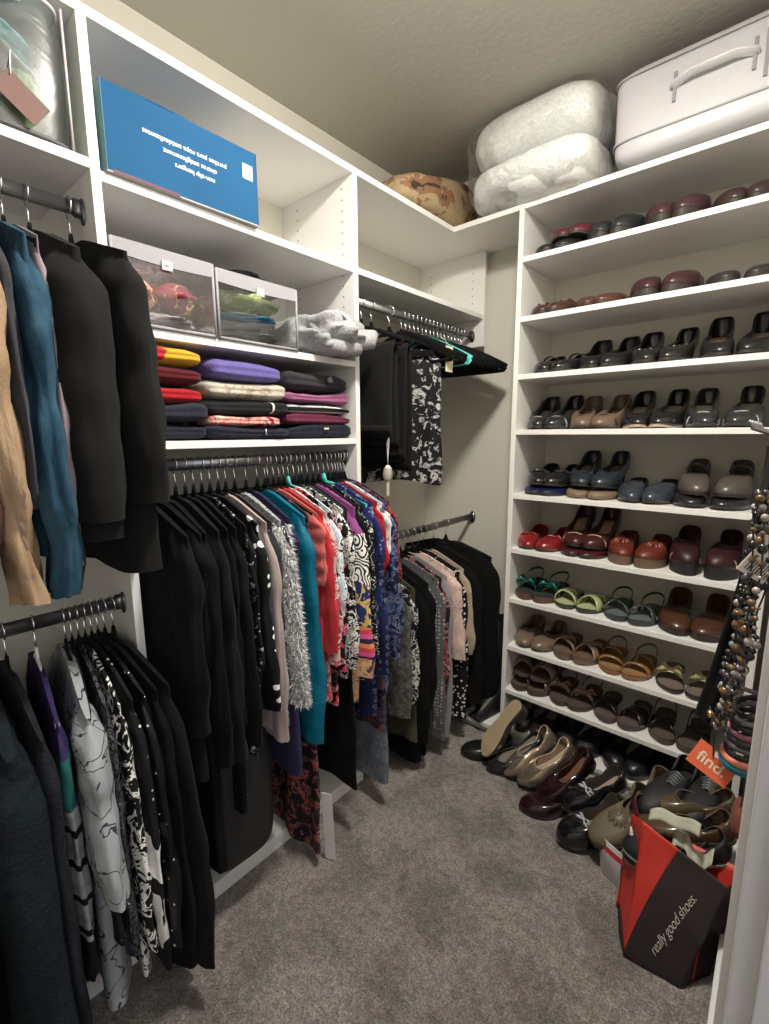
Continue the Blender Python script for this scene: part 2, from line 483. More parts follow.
GN = [0]
def garment(kind, cat, label, mat, x, y, z, W=.205, TK=.011, L=.7, sl=.55, rz=0, hk='black', group=None, r1=.045, r0=.062, out=.02, flare=0, waist=.05, strap=False, slope=.42, smat=None, fold=.006, tilt=0, hlabel=None, hgroup='clothes hangers', fwd=0, sfold=.004, hang=True):
    GN[0] += 1; sd = GN[0] * 13
    dy = random.Random(sd).uniform(-.5, .5)
    g = thing(kind, label, cat, (x, y, z), (0, 0, R(rz)), group)
    link_mesh('body', body_mesh(mat, W, TK, L, slope, seed=sd, flare=flare, waist=waist, strap=strap, fold=fold, tilt=tilt), g)
    if sl:
        for s in (-1, 1): link_mesh('sleeve', sleeve_mesh(smat or mat, s, W, TK, sl, slope, sd, r0, r1, out, fold=sfold, fwd=fwd), g)
    if hang:
        hanger((x, y, z), R(rz), hk, hlabel or 'slim black velvet hanger with a steel hook, inside a hung garment', hgroup)
    return g
HL = {'mid': 'slim black hanger with steel hook holding clothes on the crowded middle rod', 'low': 'slim black hanger with steel hook on the lower left rod under clothes',
      'up': 'slim black hanger with steel hook on the upper left rod under clothes', 'cl': 'slim black hanger with steel hook on the lower corner rod under clothes'}
HG = {'mid': 'black hangers on the middle rod', 'low': 'black hangers on the lower left rod', 'up': 'black hangers on the upper left rod', 'cl': 'black hangers on the lower corner rod'}

BLK = cloth('black_knit_cloth', (.0042, .0042, .0046), sheen=.02); BLK2 = cloth('soft_black_jersey', (.004, .004, .0045), sheen=.01)
CHAR = cloth('charcoal_cloth', (.035, .035, .04))
NAVY = cloth('navy_cloth', (.012, .014, .035)); NAVY2 = cloth('dark_indigo_cloth', (.02, .018, .06))
W_, K_ = (.72, .70, .67), (.006, .006, .007)

def G(row, *a, **k):
    k.setdefault('hlabel', HL[row]); k.setdefault('hgroup', HG[row])
    return garment(*a, **k)
# --- upper left rod (z 1.772)
xu, zu = -1.17, 1.772
G('up', 'blouse', 'blouse', 'plum purple top at the far left of the upper rod', cloth('plum_cloth', (.055, .012, .06)), xu, .115, zu, W=.21, TK=.022, L=.70, sl=.56)
G('up', 'blouse', 'blouse', 'tan satin blouse with gathered cuffs on the upper left rod', pat('tan_satin', 'melange', [(.24, .155, .09), (.34, .23, .14), (.40, .28, .18)], 6, .55, zs=.3, bs=.8), xu, .170, zu, W=.212, TK=.02, L=.66, sl=.60, sfold=.010)
G('up', 'blouse', 'blouse', 'dark grey top between the tan blouse and the denim shirt', CHAR, xu, .205, zu, W=.19, TK=.012, L=.6, sl=.45)
G('up', 'denim_shirt', 'shirt', 'blue denim shirt hanging between tan blouse and black cardigans', pat('blue_denim', 'melange', [(.008, .028, .05), (.015, .05, .085), (.03, .08, .12)], 14, .85, zs=.4), xu, .240, zu, W=.208, TK=.024, L=.68, sl=.60, r1=.05, sfold=.008)
G('up', 'blouse', 'blouse', 'pale mauve top peeking out behind the denim shirt', cloth('pale_mauve_cloth', (.24, .19, .21)), xu, .262, zu, W=.19, TK=.01, L=.66, sl=.56)
G('up', 'cardigan', 'cardigan', 'long black knit cardigan, the nearer one on the upper rod', cloth('black_wool', (.0095, .009, .0085), sheen=.02, weave=200, crease=5, cs=.4), xu, .302, zu, W=.218, TK=.046, L=.66, sl=.47, rz=2, r1=.066, r0=.07, out=.012, fold=.006)
G('up', 'cardigan', 'cardigan', 'long black knit cardigan against the white upright on upper rod', cloth('black_wool_fine', (.0075, .0072, .007), sheen=.02, weave=200, crease=5, cs=.4), xu, .372, zu, W=.215, TK=.034, L=.74, sl=.46, rz=5, r1=.058, r0=.068, out=.04, fold=.006, slope=.34)

# --- lower left rod (z .922)
zl = .922; xl = -1.165
G('low', 'coat', 'coat', 'black coat at the near end of the lower left rod', BLK, xl, .015, zl, W=.20, TK=.02, L=.86, sl=.6, r1=.06)
G('low', 'knit_jacket', 'jacket', 'long dark blue and teal flecked knit jacket on lower left rod', pat('flecked_knit', 'melange', [(.002, .003, .005), (.004, .006, .012), (.004, .013, .018), (.012, .012, .016), (.003, .004, .012)], 26, .95, zs=2.5, weave=150, wv=.5), xl, .125, zl, W=.228, TK=.048, L=.84, sl=.72, r1=.07, r0=.075, fold=.008)
G('low', 'knit_jacket', 'jacket', 'second dark slate knit jacket behind the flecked one', pat('slate_knit', 'melange', [(.004, .005, .007), (.013, .014, .02), (.007, .008, .012)], 40, .95, zs=2, weave=150, wv=.5), xl, .172, zl, W=.214, TK=.018, L=.80, sl=.68, r1=.055)
G('low', 'sweater', 'sweater', 'colour block sweater, purple, teal, black and white stripes', pat('colour_block_knit', 'zones', [(-2, 'plain', [K_], 1), (-.58, 'stripe', [(.34, .33, .33), K_, (.34, .33, .33), (.28, .27, .27), (.34, .33, .33)], 14), (-.30, 'plain', [(.012, .10, .09)], 1), (-.205, 'plain', [(.025, .015, .07)], 1)], 20), xl, .222, zl, W=.196, TK=.014, L=.72, sl=.55, rz=-6, hk='white', hlabel='white tubular hanger in the colour block sweater on lower left rod', hgroup='white hangers')
G('low', 'tunic', 'tunic', 'pale grey long-sleeved tunic with drawn branch print', pat('branch_print', 'branch', [(.30, .32, .335), (.04, .04, .05)], 9, .8), xl, .276, zl, W=.210, TK=.026, L=.80, sl=.34, r1=.095, r0=.062, out=.05, rz=-8)
G('low', 'blouse', 'blouse', 'black lace blouse hanging behind the pale branch print tunic', pat('black_lace', 'sparkle', [K_, (.10, .09, .11)], 55), xl, .288, zl, W=.20, TK=.011, L=.70, sl=.50, out=.03, rz=-10)
G('low', 'blouse', 'blouse', 'black blouse with grey and white speckles on lower left rod', pat('grey_speckle', 'blot', [K_, (.08, .08, .09), K_, (.4, .4, .4)], 60), xl, .301, zl, W=.205, TK=.011, L=.72, sl=.52, out=.03, rz=-6)
G('low', 'blouse', 'blouse', 'black and white leaf print blouse with bold white patches', pat('leaf_print', 'blot', [K_, W_, K_, K_, (.45, .44, .42)], 20), xl, .314, zl, W=.206, TK=.012, L=.78, sl=.55, out=.04, rz=-3)
G('low', 'blouse', 'blouse', 'black blouse with white zebra swirls on lower left rod', pat('zebra_swirl', 'zones', [(-2, 'zebra', [K_, W_], 7), (-.42, 'dots', [K_, W_], 50)], 7, th=.15), xl, .327, zl, W=.206, TK=.012, L=.74, sl=.56, out=.045, rz=0)
G('low', 'blouse', 'blouse', 'black blouse with small silver sequin dots on lower left rod', pat('sequin_dots', 'dots', [K_, (.75, .75, .75)], 48, .4, th=.13, rnd=1), xl, .340, zl, W=.206, TK=.013, L=.82, sl=.58, out=.05, rz=3)
G('low', 'cardigan', 'cardigan', 'plain long black cardigan next to the silver dotted blouse', BLK2, xl, .354, zl, W=.207, TK=.013, L=.78, sl=.62, out=.05, rz=6)
G('low', 'cardigan', 'cardigan', 'plain long black cardigan last on the lower left rod', BLK, xl, .372, zl, W=.209, TK=.016, L=.86, sl=.66, out=.07, rz=8, r1=.06)
# --- middle rod (z 1.236)
xm, zm = -1.163, 1.236
MIDG = [
 ('cardigan', 'cardigan', 'black cardigan first in line on the middle rod', BLK, .455, dict(TK=.020, L=.72, sl=.46, out=.01)),
 ('coat', 'coat', 'long black coat reaching low at the near end of the middle rod', cloth('black_canvas', (.005, .005, .0055), sheen=0), .487, dict(TK=.022, L=1.00, sl=.44, out=.0)),
 ('sweater', 'sweater', 'black sweater second in view on the middle rod', BLK2, .515, dict(TK=.018, L=.66, sl=.56, out=.03)),
 ('cardigan', 'cardigan', 'black cardigan with long straight sleeve on the middle rod', cloth('black_crepe', (.007, .007, .0075), sheen=.02), .545, dict(TK=.018, L=.72, sl=.56, out=.04)),
 ('dress', 'dress', 'long black dress hanging lower than the black cardigans', cloth('black_dress_cloth', (.004, .004, .0045), sheen=.01), .570, dict(TK=.014, L=.88, sl=.48, out=.02)),
 ('cardigan', 'cardigan', 'black cardigan just before the black and white tops', BLK, .592, dict(TK=.015, L=.66, sl=.54, out=.04)),
 ('blouse', 'blouse', 'black blouse with white flecks at the collar on middle rod', pat('white_flecks', 'blot', [K_, K_, (.5, .5, .5)], 55), .615, dict(TK=.010, L=.75, sl=.40, out=.02)),
 ('blouse', 'blouse', 'black blouse with a line of large white dots', pat('white_dots', 'dots', [K_, (.9, .88, .85)], 30, th=.30, rnd=.5), .638, dict(TK=.013, L=.64, sl=.48, out=.03)),
 ('cardigan', 'cardigan', 'mauve beige ribbed cardigan beside the white dotted blouse', cloth('mauve_beige_rib', (.36, .29, .275)), .662, dict(TK=.013, L=.70, sl=.58, out=.03)),
 ('blouse', 'blouse', 'charcoal top between beige cardigan and fuzzy grey one', CHAR, .684, dict(TK=.009, L=.72, sl=.50, out=.02)),
 ('fuzzy_cardigan', 'cardigan', 'fuzzy black and white flecked cardigan with shaggy sleeve', pat('fuzzy_boucle', 'melange', [(.06, .06, .065), (.4, .4, .41), (.85, .84, .83)], 110, 1, weave=150, wv=1.2, bs=1), .712, dict(TK=.020, L=.70, sl=.48, out=.045, r1=.075, r0=.062)),
 ('tunic', 'tunic', 'navy blue tunic hanging low beside the teal top', NAVY2, .748, dict(TK=.014, L=.88, sl=.34, out=.01)),
 ('blouse', 'blouse', 'teal blue long-sleeved top with satin sleeve on middle rod', pat('teal_cloth', 'melange', [(.0, .08, .135), (.0, .115, .185), (.005, .14, .215)], 12, .55, zs=3), .785, dict(TK=.021, L=.70, sl=.64, out=.03, r1=.055, r0=.055)),
 ('maxi_dress', 'dress', 'long floral maxi dress reaching almost down to the carpet', pat('dark_floral', 'blot', [(.015, .012, .018), (.03, .02, .03), (.36, .10, .09), (.02, .02, .03), (.5, .33, .27)], 30), .812, dict(TK=.014, L=1.17, sl=0, flare=.02, fold=.012)),
 ('blouse', 'blouse', 'coral pink top with bare shoulder line on the middle rod', cloth('coral_cloth', (.58, .13, .12)), .822, dict(TK=.008, L=.62, sl=.20, out=.01)),
 ('blouse', 'blouse', 'bright red top beside the coral one on the middle rod', cloth('bright_red_cloth', (.48, .03, .04)), .842, dict(TK=.011, L=.64, sl=.40, out=.03)),
 ('blouse', 'blouse', 'blush pink floral blouse beside the bright red top', pat('blush_floral', 'floral', [(.62, .42, .38), (.5, .06, .09), (.75, .66, .6), (.1, .05, .05)], 26), .862, dict(TK=.012, L=.72, sl=.44, out=.03)),
 ('blouse', 'blouse', 'black blouse with crimson flowers behind the blush floral one', pat('crimson_floral', 'floral', [K_, (.6, .05, .12), (.75, .4, .4), K_], 22), .880, dict(TK=.010, L=.74, sl=.48, out=.02)),
 ('blouse', 'blouse', 'pale blue and white printed blouse on the middle rod', pat('pale_blue_print', 'blot', [(.45, .6, .68), (.8, .82, .82), (.02, .02, .03), (.5, .66, .7)], 30), .897, dict(TK=.010, L=.6, sl=.30, out=.03, hk='teal', hlabel='teal plastic hanger in the pale blue printed blouse', hgroup=None)),
 ('tunic', 'tunic', 'black tunic with dense white scroll print on the middle rod', pat('scroll_print', 'floral', [K_, (.75, .74, .7), K_, (.6, .58, .5)], 36), .918, dict(TK=.015, L=.66, sl=.48, out=.035)),
 ('blouse', 'blouse', 'dark bottle green top beside the scroll print tunic', cloth('bottle_green_cloth', (.008, .03, .026)), .938, dict(TK=.009, L=.64, sl=.4, out=.02)),
 ('dress', 'dress', 'long black dress behind the folk print tunic', BLK2, .950, dict(TK=.012, L=1.04, sl=0, flare=.1)),
 ('folk_tunic', 'tunic', 'folk print tunic, purple top, white spirals, striped red hem', pat('folk_patchwork', 'zones', [(-2, 'blot', [(.55, .26, .14), (.7, .45, .25), (.1, .05, .06)], 22), (-.60, 'stripe', [(.65, .06, .12), (.8, .25, .08), (.03, .02, .06), (.7, .1, .3)], 18), (-.50, 'blot', [(.02, .03, .12), (.65, .45, .16), (.02, .03, .12), (.75, .5, .3)], 18), (-.37, 'rings', [(.02, .015, .02), (.82, .78, .74)], 17), (-.22, 'dots', [(.24, .06, .20), (.04, .01, .03)], 42)], 20, freq=55, wob=.05), .972, dict(TK=.021, L=.78, sl=.52, out=.04, r1=.055)),
 ('blouse', 'blouse', 'plain black top right after the folk print tunic', BLK, .998, dict(TK=.014, L=.66, sl=.36, out=.03)),
 ('blouse', 'blouse', 'black blouse with ornate white paisley sleeve', pat('paisley', 'branch', [K_, (.78, .77, .73)], 26), 1.020, dict(TK=.014, L=.72, sl=.46, out=.045)),
 ('blouse', 'blouse', 'cobalt blue blouse with pale flecks on the middle rod', pat('cobalt_flecks', 'blot', [(.012, .02, .11), (.016, .03, .15), (.25, .28, .36)], 40), 1.043, dict(TK=.011, L=.74, sl=.50, out=.04, hk='teal', hlabel='teal plastic hanger in the cobalt blue blouse', hgroup=None)),
 ('tunic', 'tunic', 'navy tunic printed with pale blue squares', pat('square_print', 'squares', [(.010, .013, .05), (.12, .14, .25)], 34), 1.063, dict(TK=.013, L=.86, sl=.55, out=.04)),
 ('blouse', 'blouse', 'crimson red blouse near the far end of the middle rod', cloth('crimson_cloth', (.38, .015, .03)), 1.082, dict(TK=.008, L=.6, sl=.22, out=.02)),
 ('blouse', 'blouse', 'white patterned blouse near the far end of the middle rod', pat('white_pattern', 'blot', [(.75, .72, .7), (.7, .68, .66), (.15, .1, .1)], 28), 1.096, dict(TK=.008, L=.62, sl=.18, out=.02)),
 ('jeans_skirt', 'skirt', 'faded denim skirt hem low at the far end of middle rod', pat('faded_denim', 'zones', [(-2, 'melange', [(.07, .085, .11), (.13, .15, .18), (.2, .22, .25)], 40), (-.93, 'blot', [(.008, .008, .02), (.05, .05, .09), (.2, .06, .05), (.01, .01, .02)], 26)], 30), 1.108, dict(TK=.014, L=1.12, sl=0, W=.20, flare=.12)),
 ('blouse', 'blouse', 'deep blue floral blouse last but one on the middle rod', pat('blue_floral', 'floral', [(.008, .010, .04), (.06, .08, .18), (.18, .2, .3), (.012, .012, .04)], 38), 1.122, dict(TK=.011, L=.80, sl=.52, out=.045)),
 ('blouse', 'blouse', 'black blouse with small red flowers last on middle rod', pat('black_red_floral', 'floral', [K_, (.35, .02, .03), (.1, .09, .08), K_], 34), 1.137, dict(TK=.010, L=.70, sl=.3, out=.03)),
]
for kd, ct, lb, mt, y, kw in MIDG:
    kw = dict(kw); out = kw.pop('out', .02)
    L = kw.get('L'); 
    g = G('mid', kd, ct, lb, mt, xm, y, zm, out=out, rz=random.Random(int(y * 1000)).uniform(-3, 4), **kw)
    if kd == 'fuzzy_cardigan':
        rr = random.Random(5); m = MB()
        for i in range(5200):
            v = rr.uniform(.02, 1); a = rr.uniform(0, 2 * PI); sl = .48
            rx = .062 + .013 * v; cx = .205 - .034 + .045 * math.sin(v * PI / 2)
            p = Vector((cx + rx * math.cos(a), .020 * math.sin(a), -.066 - .42 * .18 - sl * v))
            d = Vector((math.cos(a) * .7, math.sin(a), rr.uniform(-1.2, .3))).normalized() * rr.uniform(.008, .018)
            q = Vector((rr.uniform(-1, 1), rr.uniform(-1, 1), rr.uniform(-1, 1))) * .0012
            m.add([p - q, p + q, p + d], [(0, 1, 2)], rr.choice((0, 0, 1)), True)
        o = m.build('shaggy_fringe', [cloth('white_yarn', (.80, .79, .78)), cloth('grey_yarn', (.3, .3, .31))], g); o['kind'] = 'stuff'
# --- lower corner rod (z .902)
xc, zc = -1.168, .902
for kd, ct, lb, mt, y, kw in [
 ('blouse', 'blouse', 'grey and black textured top nearest on the lower corner rod', pat('grey_tweed', 'melange', [(.02, .02, .022), (.09, .085, .08), (.2, .19, .18)], 60), 1.215, dict(TK=.014, L=.62, sl=.46)),
 ('blouse', 'blouse', 'black blouse with white leaf outlines on lower corner rod', pat('leaf_outline', 'floral', [K_, (.5, .49, .46), K_, (.3, .28, .25)], 26), 1.250, dict(TK=.014, L=.60, sl=.42)),
 ('dress', 'dress', 'olive and black dress low behind the leaf outline blouse', cloth('dark_olive_cloth', (.06, .055, .035)), 1.285, dict(TK=.012, L=.74, sl=0, flare=.05)),
 ('cardigan', 'cardigan', 'black cardigan on a mint hanger on the lower corner rod', BLK2, 1.33, dict(TK=.020, L=.84, sl=.62, hk='mint', hlabel='mint plastic hanger on the lower corner rod', hgroup=None)),
 ('dress', 'dress', 'long black dress beside the mint hanger on lower corner rod', BLK, 1.375, dict(TK=.018, L=.86, sl=.5)),
 ('blouse', 'blouse', 'grey speckled blouse with studded shoulder on lower corner rod', pat('studded_grey', 'dots', [(.10, .10, .105), (.4, .4, .4)], 70), 1.42, dict(TK=.013, L=.80, sl=.66)),
 ('blouse', 'blouse', 'burgundy and black blouse on the lower corner rod', pat('burgundy_floral', 'floral', [(.03, .008, .012), (.25, .05, .07), (.4, .25, .22), K_], 26), 1.455, dict(TK=.012, L=.74, sl=.5)),
 ('cardigan', 'cardigan', 'light grey long cardigan on the lower corner rod', cloth('light_grey_knit', (.26, .25, .26)), 1.49, dict(TK=.014, L=.82, sl=.68)),
 ('blouse', 'blouse', 'pale pink lace blouse on the lower corner rod', pat('pink_lace', 'blot', [(.62, .42, .38), (.68, .5, .45), (.35, .2, .18)], 50), 1.535, dict(TK=.015, L=.50, sl=.36, out=.04)),
 ('blouse', 'blouse', 'black blouse with small white dots on lower corner rod', pat('small_white_dots', 'dots', [K_, W_], 62, th=.3, rnd=.8), 1.575, dict(TK=.014, L=.78, sl=.64, out=.03)),
 ('blouse', 'blouse', 'beige top showing between dotted blouse and black coats', cloth('beige_cloth', (.40, .32, .24)), 1.615, dict(TK=.012, L=.50, sl=.36, out=.04)),
 ('coat', 'coat', 'black winter coat before the last one on lower corner rod', cloth('matt_black_wool', (.005, .005, .005), sheen=.01), 1.69, dict(TK=.035, L=.78, sl=.62, r1=.06)),
 ('coat', 'coat', 'large black winter coat last on the lower corner rod', BLK, 1.79, dict(TK=.045, L=.80, sl=.64, r1=.07, r0=.075, W=.23, slope=.3)),
]:
    G('cl', kd, ct, lb, mt, xc, y, zc, rz=random.Random(int(y * 999)).uniform(-3, 5), **kw)
# --- upper corner rod: folded trousers, skirt, empty velvet hangers
def folded_trousers(label, y, L, mat, W=.15, TK=.016, z=1.752, seed=3, zb=-.155):
    g = thing('folded_trousers', label, 'trousers', (-1.165, y, z))
    rnd = random.Random(seed); p = [rnd.uniform(0, 6) for _ in range(4)]
    def f(u, v):   # u across the leg, v along: down front, over the bar, down the back
        x = -W + 2 * W * u; w = 2 * v - 1
        zz = zb - (abs(w) ** 1.0) * L + .012 * math.sqrt(max(0, 1 - (w * 6) ** 2)) if abs(w) < .17 else zb - abs(w) * L
        yy = TK * math.tanh(w * 12) + .004 * math.sin(18 * x + p[0]) * abs(w) + .003 * math.sin(40 * x + 5 * w + p[1])
        if w > 0: zz -= .03 * abs(w)
        return (x + .003 * math.sin(14 * zz + p[2]), yy, zz)
    o = MB().grid(f, 26, 41).build('trouser_leg', mat, g); solid(o, .006, 0)
    wb = MB().grid(lambda u, v: (-W + 2 * W * u, -TK - .006 + .004 * math.sin(18 * (-W + 2 * W * u) + p[0]), zb - L * .96 + .03 * v), 14, 3)
    solid(wb.build('waistband', mat, g), .005, 0)
    return g
folded_trousers('black trousers folded over a hanger, nearest on upper corner rod', 1.235, .30, cloth('black_twill', (.009, .009, .0095), sheen=.02))
hanger((-1.165, 1.235, 1.752), 0, 'black', 'black hanger carrying the nearest folded black trousers', None)
folded_trousers('longer black trousers folded behind the nearest pair', 1.285, .385, cloth('soft_black_twill', (.006, .006, .0065), sheen=.02), W=.17, seed=9)
hanger((-1.165, 1.285, 1.752), 0, 'black', 'black hanger carrying the longer folded black trousers', None)
sk = thing('floral_skirt', 'black skirt with grey white floral print on upper corner rod', 'skirt', (-1.165, 1.385, 1.752), (0, 0, R(32)))
link_mesh('body', body_mesh(pat('grey_white_floral', 'floral', [K_, K_, (.26, .255, .25), (.45, .44, .43), K_], 30), .19, .022, .63, .10, seed=4, flare=.05, fold=.012, zt=-.13, waist=0), sk)
MB().grid(lambda u, v: (-.165 + .33 * u, -.0275 - .004 * math.sin(u * 20), -.145 - .022 * v), 20, 3).build('waistband', BLK, sk)
hanger((-1.165, 1.385, 1.752), R(32), 'black', 'black hanger carrying the floral skirt', None)
for k in range(17):
    y = 1.455 + k * .0268
    if k == 5:
        hanger((-1.165, y, 1.752), R(2), 'empty_teal', 'empty teal plastic hanger among the black velvet ones', None)
    else:
        hanger((-1.165, y, 1.752), R(random.Random(k).uniform(-1.5, 3)), 'empty_black', 'empty black velvet hanger in the bunch on the upper corner rod', 'empty velvet hangers on the upper corner rod')
cd = thing('size_tag', 'small cream card tag beside the floral skirt', 'tag', (-.972, 1.492, 1.575))
bevel(MB().box(-.001, .001, -.022, .022, -.045, .045).build('card', plain('cream_card', (.72, .66, .5), .7), cd), .0005)
MB().tube([(0, 0, .044), (-.02, 0, .07), (-.05, .0, .09)], .0008, 5).build('string', plain('white_string', (.7, .7, .68), .8), cd)
kt = thing('price_tag', 'oval silver tag on a white string hanging from the black trousers', 'tag', (-1.03, 1.214, 1.205))
m = MB(); m.tube([(0, 0, .115), (.006, 0, .09), (.004, 0, .06), (.001, 0, .03), (.0, 0, .0)], .0013, 6)
m.tube([(.012, 0, .118), (.004, .002, .10), (-.004, .001, .07), (-.001, 0, .03), (0, 0, 0)], .0012, 6)
m.build('string', plain('white_string', (.7, .7, .68), .8), kt)
m = MB(); m.tube([(0, 0, 0), (0, 0, -.012), (0, 0, -.03), (0, 0, -.048), (0, 0, -.058)], [.005, .014, .017, .014, .005], 14, ry=[.001, .003, .003, .003, .001], up=(.7, .7, 0))
m.build('medallion', plain('brushed_silver', (.55, .52, .42), .35, .8), kt)
MB().box(-.006, .006, -.0005, .0005, -.105, -.058).build('paper_strip', plain('cream_card', (.72, .66, .5), .7), kt)
ft = thing('white_tag', 'long white paper strip hanging from the maxi dress hem', 'tag', (-.950, .834, .10), (R(4), 0, R(25)))
bevel(MB().box(-.017, .017, -.0008, .0008, -.095, .15).build('card', plain('white_card', (.75, .73, .72), .7), ft), .0004)

# ------------------------------------------------------------------ folded clothes on the shelf
def folded(name, label, cat, mat, x0, x1, y0, y1, z0, h, seed, sag=0, part=None, layers=2):
    g = thing(name, label, cat, ((x0 + x1) / 2, (y0 + y1) / 2, z0)); a = (x1 - x0) / 2; b = (y1 - y0) / 2
    rnd = random.Random(seed); p = [rnd.uniform(0, 6.28) for _ in range(8)]
    def f(u, v):
        th = 2 * PI * u; ph = PI * v - PI / 2
        c, s = math.cos(th), math.sin(th); q = math.cos(ph); w = math.sin(ph)
        e = .20
        X = a * math.copysign(abs(c) ** e, c); Y = b * math.copysign(abs(s) ** e, s)
        rad = abs(q) ** .30
        X *= rad; Y *= rad
        Z = h / 2 * (1 + math.copysign(abs(w) ** .75, w))
        edge = smooth(.75, 1, abs(X) / a)
        # the crease between folded layers on the front
        if c > 0: X -= .008 * math.exp(-((Z / h - .5) / .09) ** 2) * edge * (layers > 1)
        X += .005 * math.sin(22 * Y + p[0]) * rad + .004 * math.sin(47 * Y + 30 * Z + p[1])
        top = smooth(.2, 1, Z / h)
        Z += top * (.006 * math.sin(16 * Y + p[2]) + .005 * math.sin(25 * X + 11 * Y + p[3]) + .004 * noise.noise(Vector((X * 30 + seed, Y * 30, 0)))) - top * sag * smooth(0.2, 1, X / a)
        Z -= (1 - top) * 0
        return (X, Y, max(0, Z))
    MB().grid(f, 72, 22, wrap_u=True).build('folded_body', mat, g)
    return g
zS = 1.295
KC = lambda n, c: cloth(n, c, crease=22, cs=.6)
def stack(y0, y1, items, seed):
    z = zS + .0005
    for i, (nm, lb, ct, mt, h, dy) in enumerate(items):
        g = folded(nm, lb, ct, mt, -1.44, XF - .004 + random.Random(seed + i).uniform(-.006, .008), y0 + dy[0], y1 + dy[1], z, h, seed * 10 + i)
        z += h * .955
        yield g
yel = pat('yellow_red_print', 'blot', [(.60, .33, .03), (.58, .31, .025), (.38, .02, .03)], 9)
s1 = list(stack(.432, .626, [
 ('folded_sweater', 'folded navy sweater at the bottom of the left stack', 'sweater', KC('navy_fleece', (.016, .018, .032)), .047, (0, 0)),
 ('folded_sweater', 'folded navy sweater second from bottom of the left stack', 'sweater', KC('navy_jersey', (.02, .021, .034)), .044, (0, .003)),
 ('folded_sweater', 'folded bright red sweater in the left stack', 'sweater', KC('scarlet_knit', (.34, .010, .016)), .050, (0, -.005)),
 ('folded_sweater', 'folded dark maroon sweater in the left stack', 'sweater', KC('maroon_knit', (.085, .008, .012)), .044, (0, -.004)),
 ('folded_shirt', 'folded yellow shirt with red print on top of left stack', 'shirt', yel, .050, (0, -.008))], 1))
s2 = list(stack(.622, .880, [
 ('folded_sweater', 'folded navy sweater with small emblem, bottom of middle stack', 'sweater', KC('ink_navy', (.013, .014, .028)), .036, (0, 0)),
 ('folded_shirt', 'folded maroon and cream floral shirt in the middle stack', 'shirt', pat('maroon_floral', 'floral', [(.22, .015, .035), (.6, .35, .28), (.65, .12, .12), (.55, .45, .38)], 18), .032, (.005, -.02)),
 ('folded_sweater', 'folded black sweater with a white stripe in the middle stack', 'sweater', KC('black_fleece', (.012, .012, .014)), .042, (-.004, .004)),
 ('folded_sweater', 'folded cream knit sweater with tan pattern', 'sweater', pat('cream_knit', 'blot', [(.46, .41, .34), (.48, .43, .36), (.34, .27, .20)], 20, wv=.4), .052, (0, -.006)),
 ('folded_sweater', 'folded lavender purple sweater on top of the middle stack', 'sweater', KC('lavender_knit', (.12, .095, .29)), .050, (.01, -.02))], 2))
s3 = list(stack(.872, 1.146, [
 ('folded_sweater', 'folded navy sweater with tiny logo, bottom of right stack', 'sweater', KC('deep_navy', (.013, .014, .026)), .044, (0, 0)),
 ('folded_sweater', 'folded plum maroon sweater in the right stack', 'sweater', KC('plum_knit', (.13, .022, .05)), .034, (0, -.006)),
 ('folded_sweater', 'folded black and white banded sweater in the right stack', 'sweater', pat('black_white_band', 'zones', [(-2, 'plain', [K_], 1), (.004, 'plain', [(.6, .59, .56)], 1), (.008, 'plain', [K_], 1), (.0195, 'plain', [(.6, .59, .56)], 1), (.0245, 'plain', [K_], 1)], 20, wobz=0), .030, (0, -.012)),
 ('folded_sweater', 'folded orchid pink sweater in the right stack', 'sweater', KC('orchid_knit', (.28, .095, .19)), .042, (0, -.015)),
 ('folded_sweater', 'folded charcoal sweater with round button on top of right stack', 'sweater', KC('charcoal_fleece', (.028, .028, .031)), .056, (0, -.012))], 3))
def onfront(g, name, mb, mat): return mb.build(name, mat, g)
fx = .168
onfront(s3[4], 'button', MB().tube([(fx - .012, .03, .035), (fx + .004, .03, .037)], .009, 14), plain('grey_button', (.2, .2, .2), .4))
onfront(s3[0], 'logo_patch', MB().box(fx, fx + .0035, -.008, .010, .028, .034), plain('cream_thread', (.6, .55, .42), .8))
onfront(s2[0], 'zipper_pull', MB().tube([(fx + .001, .03, .03), (fx + .0035, .03, .012)], .003, 8), CHROME)
onfront(s2[2], 'white_stripe', MB().grid(lambda u, v: (fx + .002 - .03 * (2 * v - 1) ** 4, .058 + .006 * u + .004 * v, .004 + .036 * v), 2, 9), plain('white_tape', (.72, .70, .68), .7))
s1[4]['label'] = 'folded yellow shirt with red print on top of left stack'
folded('folded_scarf', 'dark plum folded scarf under the lavender sweater', 'scarf', KC('dark_plum_cloth', (.035, .02, .06)), -1.43, -1.2, .62, .70, zS + .195, .04, 91)

# grey hoodie bundled at the end of the bin shelf
hz = 1.5455
hd = thing('grey_hoodie', 'heather grey hoodie bundled up at the end of the bin shelf', 'hoodie', (-1.20, 1.035, hz))
HEA = pat('heather_grey', 'melange', [(.22, .22, .225), (.34, .34, .35), (.45, .45, .46)], 150, .95, weave=200, wv=.4)
def lump(c, sc, seed, amp=.25, fr=9):
    def f(u, v):
        a = 2 * PI * u; b = PI * v - PI / 2
        d = Vector((math.cos(b) * math.cos(a), math.cos(b) * math.sin(a), math.sin(b)))
        k = 1 + amp * noise.noise(d * 2.2 + Vector((seed, 0, 0))) + amp * .5 * noise.noise(d * 5 + Vector((0, seed, 0)))
        p = Vector((c[0] + d.x * sc[0] * k, c[1] + d.y * sc[1] * k, c[2] + d.z * sc[2] * k))
        p.z = max(0.0, p.z); return p
    return f
MB().grid(lump((-.01, 0, .06), (.20, .115, .070), 1, .35), 56, 34, wrap_u=True).build('hoodie_body', HEA, hd)
